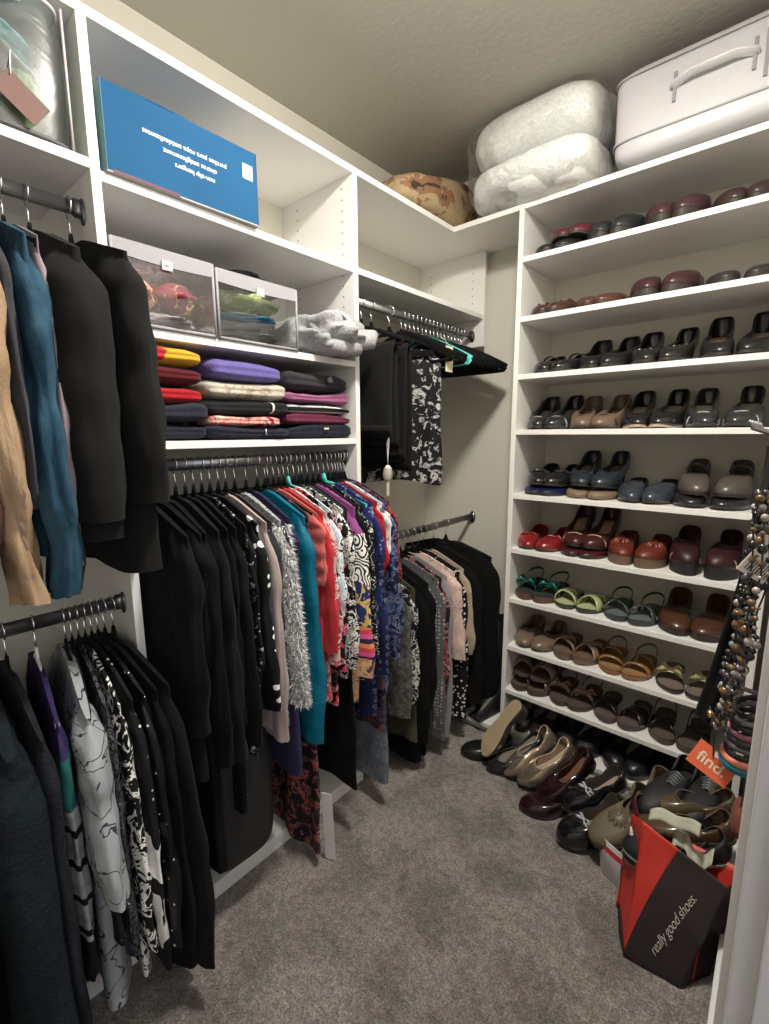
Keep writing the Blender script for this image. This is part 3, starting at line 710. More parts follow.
m = MB(); pts = [(.10 + .02 * math.sin(a * 2), .02 + .085 * math.cos(a), .075 + .040 * math.sin(a)) for a in [2 * PI * i / 24 for i in range(24)]]
m.tube(pts, [.020 + .006 * math.sin(i * 1.3) for i in range(24)], 12, closed=True); m.build('hood_edge', HEA, hd)
m = MB(); m.tube([(.06, .03, .05), (.13, .06, .05), (.17, .10, .055), (.16, .125, .075)], [.03, .034, .03, .015], 12); m.tube([(.10, -.06, .03), (.16, -.02, .02), (.16, .05, .018)], [.02, .026, .02], 12)
m.build('sleeve', HEA, hd)
MB().tube([(.125, .02, .125), (.15, .035, .10), (.155, .06, .07), (.15, .075, .06)], .0045, 8).build('drawstring', plain('white_cord', (.75, .74, .72), .7), hd)

# ------------------------------------------------------------------ clear storage bins
def clear_bin(label, x0, x1, y0, y1, z, h, frame, lid_band=.03, group=None):
    g = thing('storage_bin', label, 'storage bin', ((x0 + x1) / 2, (y0 + y1) / 2, z)); a = (x1 - x0) / 2; b = (y1 - y0) / 2
    m = MB()
    for s in (-1, 1):
        m.grid(lambda u, v: (-a + 2 * a * u, s * b, h * v), 2, 2, smooth=False)
        m.grid(lambda u, v: (s * a, -b + 2 * b * u, h * v), 2, 2, smooth=False)
    m.build('clear_walls', VINYL, g)
    m = MB(); r = .0035
    for zz in (r, h - r):
        m.tube([(-a, -b, zz), (a, -b, zz), (a, b, zz), (-a, b, zz)], r, 6, closed=True)
    for sx in (-1, 1):
        for sy in (-1, 1): m.tube([(sx * a, sy * b, 0), (sx * a, sy * b, h)], r, 6)
    m.build('piping', frame, g)
    lid = MB().box(-a, a, -b, b, h, h + .002)
    lb = lid_band
    lid.grid(lambda u, v: (a + .002, -b + 2 * b * u, h - lb * v - .004 * math.sin(PI * u) * v), 12, 3)
    lid.grid(lambda u, v: (-a + 2 * a * u, -b - .002, h - lb * v), 12, 3)
    lid.build('lid', frame, g)
    MB().box(a + .003, a + .006, -.012, .012, h - lb - .012, h - lb + .008).build('zipper_pull', plain('grey_zip', (.45, .45, .45), .4), g)
    MB().box(-a, a, -b, b, 0, .0015).build('bin_floor', frame, g)
    return g
LGF = plain('pale_grey_fabric', (.30, .29, .31), .85, bscale=200)
zb = 1.5455
clear_bin('clear zippered storage bin of pink and maroon clothes', -1.44, -1.107, .424, .650, zb, .170, LGF)
clear_bin('clear zippered storage bin of green and blue clothes', -1.44, -1.107, .660, .905, zb, .165, LGF)
def bundle(name, label, mat, c, sc, seed, amp=.25):
    g = thing(name, label, 'clothing', c)
    MB().grid(lump((0, 0, sc[2]), sc, seed, amp), 48, 26, wrap_u=True).build('bundle_body', mat, g)
    return g
bins1 = [('maroon', pat('maroon_gold', 'branch', [(.18, .02, .04), (.55, .38, .12)], 12), (-1.27, .570, zb + .045), (.165, .085, .042)),
 ('salmon pink', pat('salmon_print', 'blot', [(.55, .16, .12), (.65, .3, .22), (.2, .05, .08)], 22), (-1.265, .480, zb + .030), (.165, .058, .045)),
 ('grey silk', pat('grey_silk', 'melange', [(.15, .14, .15), (.3, .27, .28)], 8, .5), (-1.27, .54, zb + .003), (.165, .115, .024)),
 ('purple plum', pat('plum_print', 'blot', [(.10, .025, .07), (.2, .06, .12), (.3, .16, .2)], 18), (-1.275, .52, zb + .112), (.165, .10, .024))]
for n_, mt, c, sc in bins1: bundle('folded_scarf', f'{n_} cloth folded inside the pink and maroon storage bin', mt, c, sc, hash(n_) % 7 if False else len(n_), .18)
bins2 = [('leaf green', pat('green_print', 'blot', [(.12, .2, .06), (.28, .36, .12), (.5, .5, .3)], 20), (-1.27, .78, zb + .088), (.165, .125, .032)),
 ('teal blue', pat('blue_stripe', 'stripe', [(.02, .09, .16), (.03, .16, .25), (.6, .62, .6)], 30), (-1.27, .78, zb + .042), (.165, .12, .026)),
 ('dark grey', pat('grey_print', 'melange', [(.05, .05, .05), (.2, .19, .18)], 14), (-1.27, .785, zb + .003), (.165, .12, .022))]
for n_, mt, c, sc in bins2: bundle('folded_scarf', f'{n_} cloth folded inside the green and blue storage bin', mt, c, sc, len(n_), .18)
cap = thing('folded_cloth', 'black folded item lying on top of the green bin', 'clothing', (-1.28, .80, zb + .168))
MB().grid(lump((0, 0, .02), (.13, .09, .024), 6, .2), 40, 20, wrap_u=True).build('bundle_body', BLK, cap)

# big clear bag upper left
zn = 1.8525
g = thing('vinyl_bag', 'large clear vinyl zip bag of clothes on the top left shelf', 'storage bag', (-1.28, .21, zn))
a, b, h = .168, .168, .27
def bagf(u, v):
    th = 2 * PI * u; c, s = math.cos(th), math.sin(th)
    return (a * math.copysign(abs(c) ** .22, c) * (1 + .03 * math.sin(PI * v)), b * math.copysign(abs(s) ** .22, s) * (1 + .03 * math.sin(PI * v)), h * v * .88)
MB().grid(bagf, 64, 12, wrap_u=True).build('clear_walls', clear_plastic('thick_clear_vinyl', .0, .32, wr=5, ws=.2, alpha=.97), g)
DKP = plain('dark_grey_piping', (.09, .085, .09), .6)
m = MB(); ring = [bagf(i / 48, 0) for i in range(48)]; m.tube([(p[0], p[1], .004) for p in ring], .0055, 6, closed=True); m.build('base_piping', DKP, g)
m = MB(); m.tube([(bagf(i / 48, 1)[0], bagf(i / 48, 1)[1], h * .88) for i in range(48)], .004, 6, closed=True)
for q in (-1, 1): m.tube([(a * .985, q * b * .985, 0), (a * .99, q * b * .99, h * .88)], .0025, 6)
m.build('piping', plain('pale_mauve_piping', (.52, .47, .50), .6), g)
MB().tube([(a + .003, -.12, h * .80), (a + .02, -.07, h * .70), (a + .024, 0, h * .69), (a + .016, .07, h * .73), (a + .003, .10, h * .80)], .006, 8).build('handle', plain('clear_handle', (.62, .6, .6), .3), g)
for n_, mt, c, sc, sd in [
 ('lilac grey', pat('lilac_cloth', 'melange', [(.10, .085, .12), (.17, .15, .19)], 8), (-1.27, .20, zn + .008), (.15, .12, .058), 3),
 ('pale green', pat('pale_green_cloth', 'melange', [(.10, .17, .08), (.2, .27, .15)], 8), (-1.24, .315, zn + .008), (.11, .045, .07), 4),
 ('misty grey green', pat('mist_cloth', 'melange', [(.10, .14, .14), (.2, .23, .23)], 9), (-1.27, .22, zn + .125), (.15, .145, .022), 5),
 ('teal', pat('teal_bundle', 'melange', [(.03, .14, .15), (.08, .24, .26), (.2, .3, .3)], 9), (-1.27, .22, zn + .160), (.148, .14, .024), 6),
 ('coral red', cloth('coral_bundle', (.5, .10, .07)), (-1.24, .19, zn + .212), (.10, .10, .022), 7)]:
    bundle('folded_clothes', f'{n_} clothing seen through the large clear vinyl bag', mt, c, sc, sd, .15)
tg = thing('paper_tag', 'dusty pink paper tag with black string inside the vinyl bag', 'tag', (-1.100, .295, zn + .050), (0, 0, 0))
o = MB().box(-.001, .001, -.036, .036, -.024, .024).build('card', plain('dusty_pink_card', (.16, .09, .08), .8), tg); o.rotation_euler = (R(-38), R(-6), 0)
MB().tube([(0, -.012, .03), (-.004, -.010, .05), (-.01, -.006, .075)], .0012, 5).build('string', plain('white_string', (.7, .7, .68), .8), tg)

# ------------------------------------------------------------------ blue box
def text_mesh(name, txt, size, mat, parent, M, extrude=.0003, shear=0, spacing=1, align='CENTER', off=.012):
    cu = bpy.data.curves.new(name, 'FONT'); cu.body = txt; cu.size = size; cu.extrude = extrude; cu.shear = shear
    cu.align_x = align; cu.align_y = 'CENTER'; cu.space_character = spacing; cu.offset = size * off
    o = bpy.data.objects.new(name + '_tmp', cu); C.objects.link(o)
    bpy.context.view_layer.update()
    me = bpy.data.meshes.new_from_object(o.evaluated_get(bpy.context.evaluated_depsgraph_get()))
    bpy.data.objects.remove(o)
    me.transform(M); me.materials.clear(); me.materials.append(mat)
    return link_mesh(name, me, parent)
BLUE = plain('blue_printed_card', (.018, .085, .19), .8, var=.05, spec=.1)
bb = thing('cardboard_box', 'blue cardboard hanger box stored upside down on second shelf', 'box', (-1.155, .608, 1.8365), (0, 0, R(-1)))
bx0, bx1, by, bh = -.13, .055, .178, .168
m = MB()
m.box(bx1 - .003, bx1, -by, by, .004, bh)
m.box(bx0, bx0 + .003, -by, by, .004, bh); m.box(bx0, bx1, -by, -by + .003, .004, bh, 2); m.box(bx0, bx1, by - .003, by, .004, bh)
m.box(bx0, bx1, -by, by, 0, .004, 1)
bevel(m.build('box_body', [BLUE, plain('grey_board', (.35, .34, .33), .7), plain('pale_teal_card', (.16, .30, .32), .6)], bb), .001)
def flapf(u, v): return (bx1 - .002 - .17 * v, -by + 2 * by * u, bh - .002 + .006 * math.sin(PI * u * 1.5) * (1 - v) * 1)
solid(MB().grid(flapf, 12, 5).build('top_flap', BLUE, bb), .002)
MB().box(bx1, bx1 + .0008, -by + .012, -by + .15, .001, .007).build('maroon_label', plain('maroon_print', (.08, .01, .02), .6), bb)
MB().box(bx1 - .012, bx1 - .004, -.085, -.045, bh - .001, bh + .006).build('cut_handle', plain('brown_board', (.12, .09, .07), .8), bb)
WPR = plain('white_print', (.62, .64, .66), .6)
def boxM(y, z):  # text lying on the +X face, rotated by half a turn
    return Matrix.Translation((bx1 + .0006, y, z)) @ Matrix(((0, 0, 1, 0), (1, 0, 0, 0), (0, 1, 0, 0), (0, 0, 0, 1))) @ Matrix.Rotation(PI, 4, 'Z')
text_mesh('printed_text', 'perchas para ropa antideslizantes', .0145, WPR, bb, boxM(-.005, .105))
text_mesh('printed_text', 'cintres antiglissement', .0145, WPR, bb, boxM(.003, .084))
text_mesh('printed_text', 'non-slip hangers', .0145, WPR, bb, boxM(.012, .063))
st = MB().box(bx1 + .0003, bx1 + .001, .136, .164, .100, .134).build('barcode_label', WPR, bb)
m = MB(); rr = random.Random(2); y = .141
while y < .159:
    w_ = rr.uniform(.0006, .0016); m.box(bx1 + .001, bx1 + .0013, y, y + w_, .106, .130); y += w_ + rr.uniform(.0008, .0014)
m.build('bars', plain('brown_ink', (.16, .10, .08), .7), st)

# ------------------------------------------------------------------ bags on the top board
CAMO = pat('autumn_leaf_cloth', 'blot', [(.42, .31, .18), (.40, .30, .17), (.27, .14, .08), (.06, .04, .03), (.03, .06, .04)], 6, .6)
cb = thing('camo_bag', 'leaf patterned soft bag lying on the corner of the top board', 'bag', (-1.275, 1.69, T + .0005), (0, 0, R(2)))
def cbf(u, v):
    th = 2 * PI * u; ph = PI * v - PI / 2; c, s = math.cos(th), math.sin(th); q = abs(math.cos(ph)) ** .32; w = math.sin(ph)
    x = .165 * math.copysign(abs(c) ** .35, c) * q; y = .275 * math.copysign(abs(s) ** .35, s) * q
    hh = .185 + .075 * (y / .29)
    z = hh / 2 * (1 + math.copysign(abs(w) ** .8, w)) + .008 * noise.noise(Vector((x * 14, y * 14, w * 3)))
    x += .012 * noise.noise(Vector((z * 12, y * 12, 3)))
    return (x, y, max(0, z))
MB().grid(cbf, 60, 26, wrap_u=True).build('bag_body', CAMO, cb)
MB().box(-.02, .03, .10, .16, .12, .123).build('fabric_tab', plain('tan_piping', (.4, .28, .16), .7), cb)

dv = thing('bagged_duvet', 'folded white duvet in a crinkled clear plastic bag by the ceiling', 'bedding', (-.785, 1.800, T + .0005), (0, 0, R(-1)))
def roll(zc, r, sd, inf=0, a=.225, b=.155):
    def f(u, v):
        th = 2 * PI * u; ph = PI * v - PI / 2; q = abs(math.cos(ph)) ** .38; w = math.sin(ph)
        c, s = math.cos(th), math.sin(th)
        # long axis X, section in YZ
        x = (a + inf) * math.copysign(abs(w) ** .55, w)
        y = (b + inf) * math.copysign(abs(c) ** .75, c) * q; z = (r + inf) * math.copysign(abs(s) ** .8, s) * q
        n = noise.noise(Vector((x * 9, y * 9, z * 9 + sd))) * .012 + noise.noise(Vector((x * 22, y * 22, z * 22 + sd))) * .005
        return (x + n, y + n, max(0.0 + inf * 0, zc + z + n))
    return f
m = MB().grid(roll(.076, .078, 1, 0, .225, .17), 48, 30, wrap_u=True); m.build('duvet_fold', cloth('white_duvet', (.88, .87, .85), weave=120, crease=12, cs=.35), dv)
m = MB().grid(roll(.224, .084, 2, 0, .22, .165), 48, 30, wrap_u=True); m.build('duvet_fold', cloth('white_duvet', (.88, .87, .85), weave=120, crease=12, cs=.35), dv)
def wrapf(u, v):
    th = 2 * PI * u; ph = PI * v - PI / 2; q = abs(math.cos(ph)) ** .3; w = math.sin(ph); c, s = math.cos(th), math.sin(th)
    x = .240 * math.copysign(abs(w) ** .5, w)
    y = .192 * math.copysign(abs(c) ** .6, c) * q; z = .158 * math.copysign(abs(s) ** .6, s) * q
    y *= 1 - .10 * math.exp(-((z + .002) / .03) ** 2)
    n = noise.noise(Vector((x * 16, y * 16, z * 16))) * .006
    return (x + n, y + n, max(.0, .155 + z + n))
MB().grid(wrapf, 72, 40, wrap_u=True).build('plastic_cover', WRAP, dv)

wb = thing('bedding_bag', 'white zippered bedding bag with handle on top of shoe cabinet', 'storage bag', (-.255, 1.845, T + .0005), (0, 0, 0))
def rbox(a, b, h, e=.18, ev=.25, n=64, mth=14, seed=0, amp=.003):
    def f(u, v):
        th = 2 * PI * u; ph = PI * v - PI / 2; c, s = math.cos(th), math.sin(th); q = abs(math.cos(ph)) ** ev; w = math.sin(ph)
        x = a * math.copysign(abs(c) ** e, c) * q; y = b * math.copysign(abs(s) ** e, s) * q
        z = h / 2 * (1 + math.copysign(abs(w) ** ev, w)) + 0
        k = amp * noise.noise(Vector((x * 12, y * 12, z * 12 + seed)))
        return (x + k, y + k, max(0, z))
    return f
wbb = MB().grid(rbox(.265, .16, .262, .2, .26), 80, 30, wrap_u=True).build('bag_body', plain('white_nonwoven', (.50, .49, .51), .4, bscale=16, bstr=.5), wb)
PIPE = plain('silver_grey_piping', (.40, .39, .41), .5)
m = MB()
for zz, k in ((.062, .975), (.232, .975)):
    pts = []
    for i in range(80):
        th = 2 * PI * i / 80; c, s = math.cos(th), math.sin(th)
        pts.append((.267 * math.copysign(abs(c) ** .2, c) * 1.0, .162 * math.copysign(abs(s) ** .2, s), zz))
    m.tube(pts, .0035, 6, closed=True)
m.build('piping', PIPE, wb)
m = MB()
m.tube([(-.10, -.158, .150), (-.10, -.170, .155), (-.06, -.185, .160), (.04, -.185, .160), (.08, -.170, .155), (.08, -.158, .150)], .004, 8, ry=.014, up=(0, 1, 0))
m.build('handle', plain('clear_handle_strap', (.6, .59, .6), .25), wb)
for x, y_, z0_, z1_ in ((-.10, -.166, .115, .19), (.08, -.166, .115, .19), (.105, -.165, .09, .20), (.13, -.165, .09, .20)):
    MB().box(x - .004, x + .004, y_, y_ + .008, z0_, z1_).build('handle_webbing', plain('grey_webbing', (.25, .24, .26), .6), wb)

# ------------------------------------------------------------------ shoes  (toe towards -Y, heel towards +Y)
def shoe(label, kind, c, L=.245, loc=(0, 0, 0), rot=(0, 0, 0), side=1, sole=(.03, .025, .02), ins=(.35, .27, .2), orn=None, oc=None,
         Hh=.0, th=.008, tv=.60, hz=.052, vz=.040, p=2.2, Wd=.042, gloss=.25, metal=0, wedge=False, tag_=None, name=None, group=None, heelstrap=False):
    nm = name or {'flat': 'ballet_flat', 'pump': 'pump', 'loafer': 'loafer', 'clog': 'clog', 'sandal': 'sandal', 'slide': 'slide_sandal', 'sneaker': 'sneaker', 'wedge': 'wedge_shoe'}[kind]
    g = thing(nm, label, 'sandal' if kind in ('sandal', 'slide') else 'shoe', loc, rot, group)
    um_ = plain('shoe_' + nm, c, gloss, metal, bscale=60, bstr=.08, coat=.3 if gloss < .3 else 0)
    sm = plain('sole_rubber', sole, .6); im = plain('insole', ins, .7)
    om = plain('ornament', oc, .3, .6 if orn == 'buckle' else 0) if oc else um_
    def hw(t):
        w_ = .74 + .26 * smooth(.40, .70, t) - .06 * math.exp(-((t - .38) / .14) ** 2)
        e = 1.0
        if t < .12: e = math.sqrt(max(0, 1 - ((.12 - t) / .12) ** 2))
        if t > .72: e = max(0, 1 - ((t - .72) / .28) ** p) ** (1 / 1.8)
        return Wd * w_ * e
    def cx(t): return side * .008 * math.sin(PI * t) - side * .010 * smooth(.6, 1, t)
    def yy(t): return L / 2 - t * L
    def zl(t): return Hh * (1 - smooth(.10, .70, t)) + .006 * smooth(.85, 1, t)
    N = 26
    ts = [.5 - .5 * math.cos(PI * i / (N - 1)) for i in range(N)]
    # sole
    m = MB(); vs = []
    for lvl in (0, 1):
        for t in ts:
            k = 1.0 if lvl else .96
            zb_ = (0 if wedge else zl(t)) if lvl == 0 else zl(t) + th
            for s in (-1, 1): vs.append((cx(t) + s * hw(t) * k * (1.03 if kind in ('sandal', 'slide', 'sneaker', 'clog') else 1), yy(t), zb_))
    o = 2 * N; fs = []
    for i in range(N - 1):
        a0, b0, c0, d0 = 2 * i, 2 * i + 1, 2 * i + 3, 2 * i + 2
        fs += [(a0, b0, c0, d0), (o + a0, o + d0, o + c0, o + b0), (a0, d0, o + d0, o + a0), (b0, o + b0, o + c0, c0)]
    m.add(vs, fs, smooth=False)
    so = m.build('sole', sm, g)
    if Hh > .02 and not wedge:
        hm = MB(); pts = [(cx(.1), yy(.12), zl(.1)), (cx(.1), yy(.12), Hh * .4), (cx(.1), yy(.13), 0.0)]
        hm.tube(pts, [.026, .017, .014], 12, ry=[.024, .015, .013]); hm.build('heel', um_, g)
    zt = lambda t: zl(t) + th
    # insole
    m = MB(); vs = []
    for t in ts:
        for s in (-1, 1): vs.append((cx(t) + s * hw(t) * .93, yy(t), zt(t) + .0015))
    m.add(vs, [(2 * i, 2 * i + 2, 2 * i + 3, 2 * i + 1) for i in range(N - 1)])
    m.build('insole', im, g)
    if kind in ('sandal', 'slide'):
        m = MB()
        def band(t0, w, hgt, skew, wide=1.02):
            def f(u, v):
                a = PI * u; t = t0 + (v - .5) * w / L; x = math.cos(a)
                tt = min(.97, max(.03, t + skew * x / L))
                k = 1 + .06 * math.sin(PI * v)
                return (cx(tt) + x * hw(tt) * wide, yy(tt) , zt(tt) - .003 + (hgt * k) * math.sin(a) ** .75)
            m.grid(f, 15, 4)
        if kind == 'slide':
            band(.66, .035, .040, .03); band(.60, .035, .043, -.03)
        else:
            for b_ in (orn or 'x2').split('+')[0:1]:
                if b_ == 'x2': band(.74, .012, .030, .012); band(.62, .014, .042, -.018); band(.55, .012, .048, .018)
                elif b_ == 'cross': band(.66, .018, .040, .035); band(.66, .018, .043, -.035)
                elif b_ == 'wide': band(.66, .055, .043, 0)
                elif b_ == 'two': band(.74, .022, .034, 0); band(.54, .022, .050, 0)
                elif b_ == 'bow': band(.68, .020, .038, 0)
        m_ = m.build('strap', um_, g); solid(m_, .0025, 0)
        if orn and 'bow' in orn:
            bo = MB()
            for s in (-1, 1):
                for q in (0, 1):
                    ang = R(25 + 50 * q) * s
                    pts = [(cx(.68), yy(.68) + .0, zt(.68) + .040), (cx(.68) + s * .022, yy(.68) + .018 * (1 - 2 * q), zt(.68) + .050), (cx(.68) + s * .040, yy(.68) + .022 * (1 - 2 * q), zt(.68) + .034), (cx(.68) + s * .020, yy(.68) + .006 * (1 - 2 * q), zt(.68) + .040)]
                    bo.tube(pts, [.005, .008, .007, .004], 8, ry=.0035)
            bo.ball((cx(.68), yy(.68), zt(.68) + .042), .009, mi=0); bo.build('bow', om, g)
        if heelstrap:
            hs = MB(); pts = []
            for i in range(15):
                a = PI * i / 14; pts.append((cx(.2) + math.cos(a) * .033, yy(.30) + math.sin(a) * (yy(.02) - yy(.30)), zt(.1) + .035 + .012 * math.sin(a)))
            pts = [(pts[0][0] + .002, yy(.45), zt(.45))] + pts + [(pts[-1][0] - .002, yy(.45), zt(.45))]
            hs.tube(pts, .0018, 6, ry=.0055, up=(1, 0, 0)); hs.build('heel_strap', um_, g)
        return g
    # upper: annulus from the sole edge to the opening
    t0 = .035; K = 11
    P = [(t, 1) for t in ts] + [(t, -1) for t in ts[::-1][1:-1]]
    def upf(i, j):
        t, s = P[i]; v = j / (K - 1)
        bxx = cx(t) + s * hw(t); byy = yy(t); bz = zt(t) - .002
        to = t0 + (tv - t0) * t
        ow = hw(to) * (.80 if kind != 'clog' else .7)
        e = 1 if t < .8 else math.sqrt(max(0, 1 - ((t - .8) / .2) ** 2))
        e2 = 1 if t > .15 else math.sqrt(max(0, 1 - ((.15 - t) / .15) ** 2))
        ox = cx(to) + s * ow * e * max(e2, .0 + .0); oy = yy(to)
        if t < .15: ox = cx(to) + s * hw(t0 + .12) * .8 * e2; 
        oz = zt(to) + hz + (vz - hz) * smooth(0, .45, t) - .012 * math.exp(-((t - .45) / .2) ** 2)
        if t < .3: oz += .006 * (1 - t / .3)
        k = v ** 2.0 * (1 if t > .5 else .8 + .2 * v)
        z = bz + (oz - bz) * math.sin(v * PI / 2) ** .85
        bulge = .004 * math.sin(PI * v)
        return (bxx + (ox - bxx) * k + s * bulge * .6, byy + (oy - byy) * k, z)
    m = MB(); n = len(P)
    vs = [upf(i, j) for j in range(K) for i in range(n)]
    fs = [(j * n + i, j * n + (i + 1) % n, (j + 1) * n + (i + 1) % n, (j + 1) * n + i) for j in range(K - 1) for i in range(n)]
    m.add(vs, fs); uo = m.build('upper', um_, g); solid(uo, .002, -1)
    mv = [Vector(upf(i, K - 1)) for i in range(n)]
    m = MB(); m.tube(mv, .0017, 6, closed=True); m.build('collar_piping', plain('collar', tuple(min(1, x * 1.3 + .004) for x in c), .5), g)
    vp = Vector(upf(N - 1, K - 1))
    if orn == 'bow':
        bo = MB()
        for s in (-1, 1):
            for q in (1, -1):
                bo.tube([(vp.x, vp.y - .008, vp.z - .001), (vp.x + s * .015, vp.y - .010 + .008 * q, vp.z + .006), (vp.x + s * .030, vp.y - .010 + .010 * q, vp.z - .005), (vp.x + s * .014, vp.y - .010 + .003 * q, vp.z)], [.003, .006, .005, .003], 8, ry=.003)
        bo.ball((vp.x, vp.y - .008, vp.z + .002), .006); bo.build('bow', om, g)
    if orn == 'buckle':
        bo = MB(); q = .012
        bo.tube([(vp.x - q, vp.y - .02, vp.z - .004), (vp.x + q, vp.y - .02, vp.z - .004), (vp.x + q, vp.y - .006, vp.z + .002), (vp.x - q, vp.y - .006, vp.z + .002)], .0022, 6, closed=True); bo.build('buckle', om, g)
    if orn == 'strap':
        tt = .42
        bo = MB().grid(lambda u, v: (cx(tt) + math.cos(PI * u) * hw(tt) * .95, yy(tt + (v - .5) * .06), zt(tt) + hz * .72 + .022 * math.sin(PI * u)), 13, 3); solid(bo.build('strap', um_, g), .002, 0)
    if orn == 'knot':
        bo = MB()
        for a_ in (-68, -40, -12, 15, 42, 70):
            a_ = R(a_); bo.tube([(vp.x - math.cos(a_) * .036, vp.y - .032 - math.sin(a_) * .034, vp.z - .014), (vp.x - math.cos(a_) * .018, vp.y - .030 - math.sin(a_) * .016, vp.z + .002), (vp.x, vp.y - .028, vp.z + .006), (vp.x + math.cos(a_) * .018, vp.y - .030 + math.sin(a_) * .016, vp.z + .002), (vp.x + math.cos(a_) * .036, vp.y - .032 + math.sin(a_) * .034, vp.z - .014)], [.005, .008, .007, .008, .005], 8, ry=.006)
        bo.ball((vp.x, vp.y - .026, vp.z + .004), .012); bo.build('knot', om, g)
    if orn == 'laces':
        bo = MB()
        for i in range(5):
            y_ = vp.y + .010 * i - .012; z_ = vp.z + .001 + .002 * i
            bo.tube([(vp.x - .022, y_, z_ - .012), (vp.x, y_, z_ + .004), (vp.x + .022, y_, z_ - .012)], .004, 8)
        bo.build('laces', om, g)
    if orn == 'band':
        tt = .80
        bo = MB().grid(lambda u, v: (cx(tt) + math.cos(PI * u) * hw(tt) * 1.05, yy(tt + (v - .5) * .05) - .0 + .0, zt(tt) + .001 + .041 * math.sin(PI * u) ** .7), 13, 3); solid(bo.build('band', om, g), .002, 0)
    return g

def pair(desc, where, x0, x1, z, kind, c, yf=None, rz=(3, -3), dz=0, rx=0, **kw):
    """two shoes standing side by side with their toes at the shelf edge"""
    L = kw.get('L', .245)
    y = (yf if yf is not None else YS + .012) + L / 2
    for x, w_, s, r_ in ((x0, 'left-hand', -1, rz[0]), (x1, 'right-hand', 1, rz[1])):
        shoe(f'{desc}, {w_} shoe, {where}', kind, c, loc=(x, y, z + .0003 + dz), rot=(R(rx), 0, R(r_)), side=s, **kw)

BLKS = (.012, .012, .013)
sx = lambda i: -.765 + i * .0945
# shelf 1 (top)
Z = SHZ[0]; wr = 'top shoe shelf'
pair('black flat with low round toe', wr + ', leftmost', sx(0) + .01, sx(1), Z, 'flat', BLKS, gloss=.35, L=.23, hz=.045, vz=.035)
pair('shiny pink patent flat', wr + ', behind black flats', sx(.25) + .03, sx(1.35), Z, 'flat', (.11, .022, .035), yf=YS + .045, dz=.046, gloss=.2, L=.22)
pair('tall black loafer', wr + ', second pair', sx(2.05), sx(2.95), Z, 'loafer', (.018, .020, .022), tv=.48, hz=.065, vz=.062, gloss=.4, th=.016)
pair('dark plum clog', wr + ', third pair', sx(3.95), sx(4.85), Z, 'clog', (.055, .025, .03), tv=.42, hz=.07, vz=.068, th=.02, gloss=.3)
pair('dark brown loafer', wr + ', rightmost', sx(5.9), sx(6.75), Z, 'loafer', (.04, .022, .02), tv=.48, hz=.06, vz=.058, gloss=.35)
# shelf 2
Z = SHZ[1]; wr = 'second shelf down'
pair('dark brown flat', wr + ', leftmost', sx(0.05), sx(.8), Z, 'flat', (.06, .025, .02), gloss=.3, orn='bow')
pair('brown patent loafer', wr + ', second pair', sx(1.75), sx(2.55), Z, 'loafer', (.09, .035, .025), tv=.5, gloss=.22, orn='buckle', oc=(.5, .35, .2))
pair('maroon brown clog', wr + ', third pair', sx(3.7), sx(4.75), Z, 'clog', (.05, .018, .02), tv=.42, hz=.065, vz=.062, th=.018, gloss=.3, Wd=.045)
pair('low dark grey loafer', wr + ', rightmost', sx(5.9), sx(6.95), Z, 'loafer', (.028, .022, .024), tv=.5, gloss=.4, hz=.045, vz=.04)
# shelf 3
Z = SHZ[2]; wr = 'third shelf down'
pair('black strappy shoe', wr + ', leftmost', sx(.25), sx(1.1), Z, 'flat', BLKS, gloss=.2, orn='strap', Hh=.02)
pair('black pointed pump', wr + ', second pair', sx(2.05), sx(2.9), Z, 'pump', BLKS, p=1.7, Hh=.062, gloss=.3)
pair('black leather pump', wr + ', third pair', sx(3.85), sx(4.8), Z, 'pump', (.014, .013, .013), Hh=.068, gloss=.22, orn='bow')
pair('black high-backed pump', wr + ', rightmost', sx(5.95), sx(6.95), Z, 'pump', BLKS, Hh=.08, gloss=.3, hz=.06)
# shelf 4
Z = SHZ[3]; wr = 'fourth shelf down'
pair('black peaked pump with silver toe rim', wr + ', leftmost', sx(.1), sx(.95), Z, 'pump', (.02, .02, .022), Hh=.068, gloss=.2, orn='band', oc=(.45, .45, .46), p=1.8)
pair('tan and black two-tone pump', wr + ', second pair', sx(1.85), sx(2.75), Z, 'pump', (.15, .10, .07), Hh=.062, orn='band', oc=(.02, .02, .02), gloss=.35)
pair('black pump with beige heel', wr + ', third pair', sx(3.75), sx(4.7), Z, 'pump', BLKS, Hh=.07, gloss=.2, ins=(.4, .3, .22), sole=(.45, .34, .27))
pair('glossy black and white rimmed pump', wr + ', rightmost', sx(5.75), sx(6.85), Z, 'pump', (.03, .03, .032), Hh=.068, gloss=.12, orn='band', oc=(.6, .6, .58), ins=(.5, .45, .4))
# shelf 5
Z = SHZ[4]; wr = 'fifth shelf down'
pair('cobalt blue flat', wr + ', under the black flats', sx(.1), sx(.9), Z, 'flat', (.006, .010, .05), gloss=.4, hz=.028, vz=.022)
pair('black patent flat', wr + ', on top of the cobalt flats', sx(.15), sx(.95), Z, 'flat', BLKS, dz=.038, yf=YS + .03, gloss=.18, orn='bow', rx=2)
pair('tan soled moccasin', wr + ', under the dark blue pumps', sx(1.85), sx(2.8), Z, 'loafer', (.20, .14, .09), gloss=.5, hz=.028, vz=.026, sole=(.2, .14, .09))
pair('dark slate blue pump', wr + ', on top of the tan moccasins', sx(1.9), sx(2.85), Z, 'pump', (.02, .027, .036), dz=.040, yf=YS + .025, Hh=.06, gloss=.25, ins=(.2, .13, .1))
pair('slate grey pointed slip-on', wr + ', third pair', sx(3.75), sx(4.65), Z, 'loafer', (.035, .042, .055), tv=.42, hz=.055, vz=.055, gloss=.22, p=1.9)
